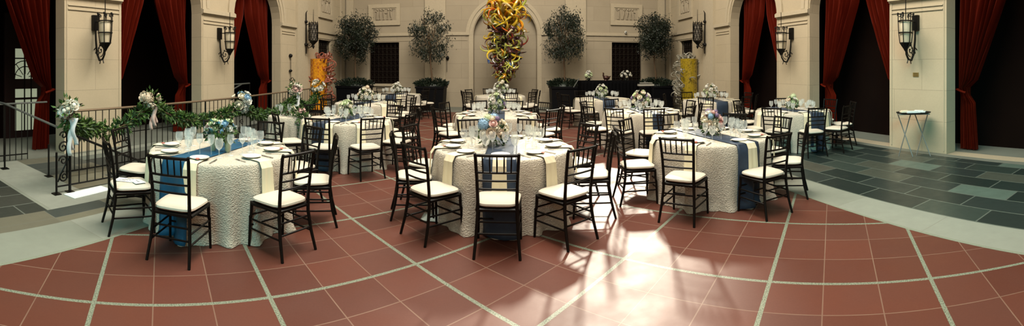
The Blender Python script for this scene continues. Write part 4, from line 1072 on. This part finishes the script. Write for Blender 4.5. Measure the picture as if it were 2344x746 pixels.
# ------------------------------------------------------------------ garland
rg = random.Random(33)
def onrail(px, py, off=.07):
    x = XB + off; y = x / math.tan(bear(px)); x = XE(y) + off; y = x / math.tan(bear(px)); d = math.hypot(x, y); return Vector((x, y, CH - (py - HY) * d / F))
gpts = [Vector((XA - .02, 3.05, .98)), Vector((XA - .18, 3.35, .82))] + [onrail(px, py) for px, py in ((212, 292), (240, 300), (262, 296), (290, 284), (318, 262), (345, 246), (372, 254), (400, 268), (435, 276), (470, 276), (505, 266), (535, 252), (556, 245), (585, 262), (615, 264), (645, 252), (675, 226), (690, 240), (708, 243), (728, 216))]
t = empty('flower_garland', (0, 0, 0)); tag(t, 'leafy green garland swagged along the iron railing with rose clusters', 'garland')
m = MB()
for a, b in zip(gpts, gpts[1:]):
    L = (b - a).length; k = max(1, int(L / .07))
    for i in range(k):
        p = a.lerp(b, i / k); foliage(m, p, .12, .12, 30, rg, (.07, .13), .1)
m.build('leaves', M_LEAF2, t)
MB().tube(gpts, .012, 5).build('cord', M_BARK, t)
clusters = [((XA, 3.05, 1.12), [M_WHITE, M_IVO, M_WHITE], 1.25, .17, 9, 'w'), (onrail(345, 228, .1), [M_PEACH, M_IVO, M_PEACH], 1.35, .17, 8, 'p'), (onrail(553, 236, .1), [M_WHITE, M_PEACH, M_HYD, M_WHITE, M_IVO], 1.35, .24, 14, 'n'), (onrail(675, 203, .1), [M_BLUSH, M_WHITE, M_IVO], 1.3, .20, 9, 'w'), (onrail(728, 200, .1), [M_WHITE, M_IVO], 1.4, .22, 9, 'n')]
for (p, ms, s, sp_, n, rib) in clusters:
    p = Vector(p); cl = empty('flower_cluster', p); cl.parent = t
    for i in range(n):
        d = Vector((rg.gauss(.5, .8), rg.gauss(-.6, .8), rg.gauss(.1, .8))).normalized()
        blossom(cl, d * sp_ * rg.uniform(.6, 1.1), 'h' if i == 0 else rg.choice((0, 1, 2)), rg.choice(ms), s * rg.uniform(1.05, 1.5) * (.75 if i == 0 else 1), d)
    m = MB(); foliage(m, (0, 0, 0), sp_ * 1.2, sp_ * 1.2, 60, rg, (.07, .11), .3); m.build('cluster_leaves', M_LEAF2, cl)
    if rib != 'n':
        for k in range(3):
            x0 = rg.uniform(-.04, .04); m = MB(); vs = []; nn = 12; Lr = (.42, .36, .30)[k] * (1.2 if rib == 'w' and n == 9 else 1)
            for i in range(nn + 1):
                q = i / nn; z = -.10 - Lr * q; yy = -.02 + .03 * math.sin(q * 6 + k); vs += [(.10 + x0 - .02, yy - .03 + .02 * k, z), (.10 + x0 + .022, yy + .01 + .02 * k, z)]
            m.add(vs, [(2 * i, 2 * i + 1, 2 * i + 3, 2 * i + 2) for i in range(nn)]); o = m.build('ribbon', M_RIB if rib == 'w' else M_RIBP, cl, True); o.modifiers.new('thick', 'SOLIDIFY').thickness = .002

# ------------------------------------------------------------------ tray stand
bx, by_ = (gp(2053, 355)[0] + gp(2126, 352)[0]) / 2, (gp(2053, 355)[1] + gp(2126, 352)[1]) / 2
f1, f2, f3, f4 = gp(2053, 355), gp(2099, 361), gp(2086, 348), gp(2127, 353)
cx_, cy_ = sum(p[0] for p in (f1, f2, f3, f4)) / 4, sum(p[1] for p in (f1, f2, f3, f4)) / 4
t = empty('folding_tray_stand', (cx_, cy_, 0), math.atan2(f4[1] - f1[1], f4[0] - f1[0])); tag(t, 'folding tray stand with crossed metal legs and black top by the pillar', 'tray stand')
for sx2 in (-.17, .17):
    for sg in (-1, 1): MB().tube([(sx2 - sg * .13, -.14 + .0 * sg + .05 * sg, 0), (sx2 + sg * .13, .14 - .05 * sg, .80)], .011, 7).build('leg', M_STEEL, t)
m = MB(); 
for sg in (-1, 1): m.tube([(-.30, sg * .12, .80), (.30, sg * .12, .80)], .012, 6)
m.build('top_bar', M_STEEL, t)
m = MB(); prof = [(0, .812), (.31, .812), (.335, .818), (.345, .832), (.335, .832), (.32, .824), (.29, .823), (0, .823)]
m.lathe(prof, 28); m.v = [(x, y * .68, z) for x, y, z in m.v]; m.build('tray', M_POT, t, True)
rzt = t.rotation_euler[2]
for i, (dx, dy, w_, h_, lab, mm) in enumerate(((-.17, .02, .09, .06, 'cream folded paper on the black tray by the pillar', M_IVO), (.12, .03, .12, .07, 'white sheet of paper on the black tray by the pillar', M_PAPER), (-.02, -.09, .13, .05, 'white napkin lying at the front of the black tray', M_PAPER))):
    px_, py_ = cx_ + dx * math.cos(rzt) - dy * math.sin(rzt), cy_ + dx * math.sin(rzt) + dy * math.cos(rzt)
    o = empty('paper_card', (px_, py_, .8235 + i * .001), rzt + (.2, -.3, .1)[i]); MB().box(-w_, w_, -h_, h_, 0, .02).build('sheet', mm, o); MB().box(-w_ * .8, w_ * .7, -h_ * .8, h_ * .8, .02, .036).build('fold', mm, o); tag(o, lab, 'paper')
# dropped napkin on the floor below the peach table
p = gp(1000, 500); t = empty('dropped_napkin', (p[0], p[1] , .0))
rd = random.Random(2); m = MB(); n = 14; vs = []
for i in range(n + 1):
    for j in range(n + 1):
        u, v = -1 + 2 * i / n, -1 + 2 * j / n; r = max(abs(u), abs(v)); vs.append((u * .17, v * .13, .012 + .09 * (1 - r) * (1 + .5 * math.sin(5 * u + 3 * v)) + .012 * math.sin(11 * u) * math.cos(9 * v) * (1 - r)))
m.add(vs, [(i * (n + 1) + j, i * (n + 1) + j + 1, (i + 1) * (n + 1) + j + 1, (i + 1) * (n + 1) + j) for i in range(n) for j in range(n)])
m.build('fabric', mat('grey_linen', (.42, .48, .44), .8), t, True); tag(t, 'crumpled grey-green cloth on the floor under a chair of peach rose table', 'cloth')

# ------------------------------------------------------------------ camera (cylindrical panorama, like the photograph)
cd = bpy.data.cameras.new('camera'); cam = bpy.data.objects.new('camera', cd); C.objects.link(cam); sc.camera = cam
cd.type = 'PANO'; cd.panorama_type = 'CENTRAL_CYLINDRICAL'
hw_ = 1172 / F
cd.central_cylindrical_range_u_min = -hw_; cd.central_cylindrical_range_u_max = hw_
cd.central_cylindrical_range_v_min = -(746 - HY) / F; cd.central_cylindrical_range_v_max = HY / F; cd.central_cylindrical_radius = 1.0
cam.location = (0, 0, CH); cam.rotation_euler = (PI / 2, 0, -(1172 - CX) / F); cd.clip_start = .05; cd.clip_end = 200

# ------------------------------------------------------------------ light
def area(name, loc, rot, sx2, sy2, power, col):
    l = bpy.data.lights.new(name, 'AREA'); l.shape = 'RECTANGLE'; l.size = sx2; l.size_y = sy2; l.energy = power; l.color = col
    o = bpy.data.objects.new(name, l); C.objects.link(o); o.location = loc; o.rotation_euler = rot; return o
area('skylight_daylight', (0, 6.0, HT - .3), (0, 0, 0), 5.0, 13, 2700, (1, .92, .78))
area('added_front_fill', (0, YF + .15, 5.0), (R(80), 0, 0), 9, 5, 170, (.95, .98, 1))  # added unseen fill behind the camera; wall_front has no window
def spot(name, loc, to, power, col, size, blend):
    l = bpy.data.lights.new(name, 'SPOT'); l.energy = power; l.color = col; l.spot_size = R(size); l.spot_blend = blend; l.shadow_soft_size = 1.3
    o = bpy.data.objects.new(name, l); C.objects.link(o); o.location = loc; o.rotation_euler = (Vector(to) - Vector(loc)).to_track_quat('-Z', 'Y').to_euler(); return o
spot('added_teal_spot', (-1.0, -3.0, 5.5), (7.3, 5.2, -.6), 2000, (.04, .78, .85), 34, .6)  # added unseen lamp, tints the right pillar and slate teal
spot('added_teal_spot', (-1.5, -4.0, 5.0), (-4.4, 3.9, .0), 1000, (.12, .85, .90), 44, .7)  # second added lamp, tints the front left table teal
s = bpy.data.lights.new('sun', 'SUN'); s.energy = 4.6; s.angle = R(3.2); s.color = (1, .92, .74)
so = bpy.data.objects.new('sun', s); C.objects.link(so)
az_, el_ = .27, R(28.5); dv = -Vector((math.sin(az_) * math.cos(el_), math.cos(az_) * math.cos(el_), math.sin(el_)))
so.rotation_euler = dv.to_track_quat('-Z', 'Y').to_euler(); so.location = (5, 25, 12)
w = bpy.data.worlds.new('world'); sc.world = w; w.use_nodes = True; bg = w.node_tree.nodes['Background']; bg.inputs[0].default_value = (.6, .75, 1, 1); bg.inputs[1].default_value = .6
sc.view_settings.view_transform = 'Standard'; sc.view_settings.look = 'None'; sc.view_settings.gamma = 1; sc.view_settings.exposure = 0.0
sc.cycles.max_bounces = 5; sc.cycles.diffuse_bounces = 1; sc.cycles.glossy_bounces = 3; sc.cycles.transmission_bounces = 4; sc.cycles.transparent_max_bounces = 12
sc.cycles.caustics_reflective = False; sc.cycles.caustics_refractive = False; sc.cycles.sample_clamp_indirect = 4
try: sc.cycles.use_denoising = True; sc.cycles.denoiser = 'OPENIMAGEDENOISE'
except Exception: pass
